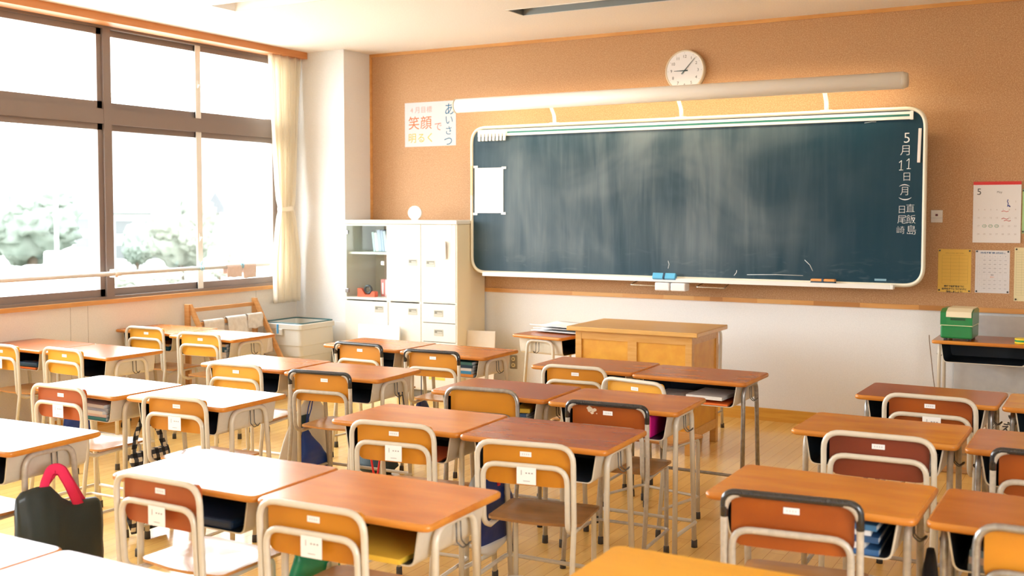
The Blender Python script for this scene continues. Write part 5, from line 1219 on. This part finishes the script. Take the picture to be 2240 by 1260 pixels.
for k, (px, dp, wd, hh) in enumerate(((30, 72, 170, 1.0), (330, 70, 150, 0.9), (200, 70, 90, 0.7))):
    x, y = polar(px, dp); t = thing('garden_hedge', ('low hedge outside under the big tree', 'low hedge outside below the middle pane', 'low hedge outside beside the central mullion')[k], 'hedge', (x, y, GZ), R(29), 'hedges outside')
    part('hedge_foliage', crown(0, 0, 0, wd/2343*dp/2*0.8, hh, 50+k, 5), LEAF2, t, loc=(0, 0, hh*0.4))
WHO = gmat('pale_plaster', (0.42, 0.41, 0.40)); ROOF = gmat('grey_tile_roof', (0.075, 0.078, 0.083), 0.8, (0.09, 0.09, 0.095), 1.0); WINM = gmat('dark_pane', (0.10, 0.10, 0.10), 0.8)
def house(px, depth, w_, d_, h_, label, rot=29):
    x, y = polar(px, depth); t = thing('house', label, 'house', (x, y, GZ), R(rot), 'houses outside the windows')
    part('house_walls', MB().box(-w_/2, -d_/2, 0, w_/2, d_/2, h_), WHO, t)
    e = 0.6; part('house_roof', MB().prism([(-d_/2-e, h_), (d_/2+e, h_), (0, h_+d_*0.28)], 'x', -w_/2-e, w_/2+e), ROOF, t)
    for i in range(3):
        for z in (h_*0.18, h_*0.62):
            xx = -w_/2 + w_*(i+0.5)/3; part('house_window', MB().box(xx-0.8, -d_/2-0.05, z, xx+0.8, -d_/2+0.02, z+1.2), WINM, t)
house(365, 100, 8, 7, 5.0, 'two-storey house with a grey roof behind the bushy tree outside')
house(540, 128, 9, 8, 6.2, 'pale house beyond the window with the pinkish cloths')
house(210, 130, 10, 8, 5.0, 'distant house with a grey roof above the big tree outside')
house(60, 150, 12, 9, 5.5, 'farthest low house behind the big rounded tree')
house(430, 150, 13, 9, 6.5, 'upper house with a wide grey roof on the slope outside')
house(290, 165, 12, 9, 7.5, 'small distant house just beside the central mullion outside')
house(140, 175, 12, 9, 7.5, 'small distant house on the slope above the garden tree')
# white stones among the trees
for k, px in enumerate((22, 48, 72, 100, 118, 140, 188, 212)):
    x, y = polar(px, 60-k % 3*3); h_ = (2.0, 1.2, 2.4, 1.5, 3.0, 2.2, 1.7, 2.6)[k]
    o = obj('garden_stone', MB().box(-0.5, -0.4, 0, 0.5, 0.4, h_, b=0.15).mesh('garden_stone', WHO), None, (x, y, GZ), (0, 0, R(29+7*k)))
    tag(o, 'white upright stone among the hedges outside the window at the picture edge', 'stone', 'white stones outside')
# utility poles
for px, dp, lab in ((124, 78, 'pale utility pole standing in front of the big tree outside'), (206, 95, 'thin utility pole beside the central window mullion outside')):
    x, y = polar(px, dp); t = thing('utility_pole', lab, 'utility pole', (x, y, GZ))
    part('pole_shaft', MB().cyl((0, 0, 0), (0, 0, 8.2), 0.14, 0, 10), gmat('pole_grey', (0.50, 0.49, 0.47)), t)
    part('cross_arm', MB().box(-0.9, -0.06, 7.4, 0.9, 0.06, 7.55), gmat('pole_grey', (0, 0, 0)), t)
# hills
def hill():
    def fn(u, v):
        a = R(10 + 75*u); dist = 210 + 260*v
        hgt = v*(34 + 14*noise.noise(Vector((u*3.1, v*1.5, 1.0))) + 7*noise.noise(Vector((u*9, v*4, 2.0))))
        return (-dist*math.sin(a), dist*math.cos(a), GZ + hgt*math.sin(min(1, v)*PI/2))
    return MB().grid(fn, 90, 20)
struct('ground_hill', hill(), gmat('hill_green', (0.060, 0.064, 0.062), 0.95, (0.115, 0.118, 0.115), 0.03))
# neighbouring wing of the school seen through the window nearest the curtain
x, y = polar(600, 95)
t = thing('school_wing', 'pale wing of the school building outside the window nearest the curtain', 'building', (x, y, GZ), R(0)); 
part('wing_walls', MB().box(-2, -4, 0, 26, 20, 11.0), WHO, t)
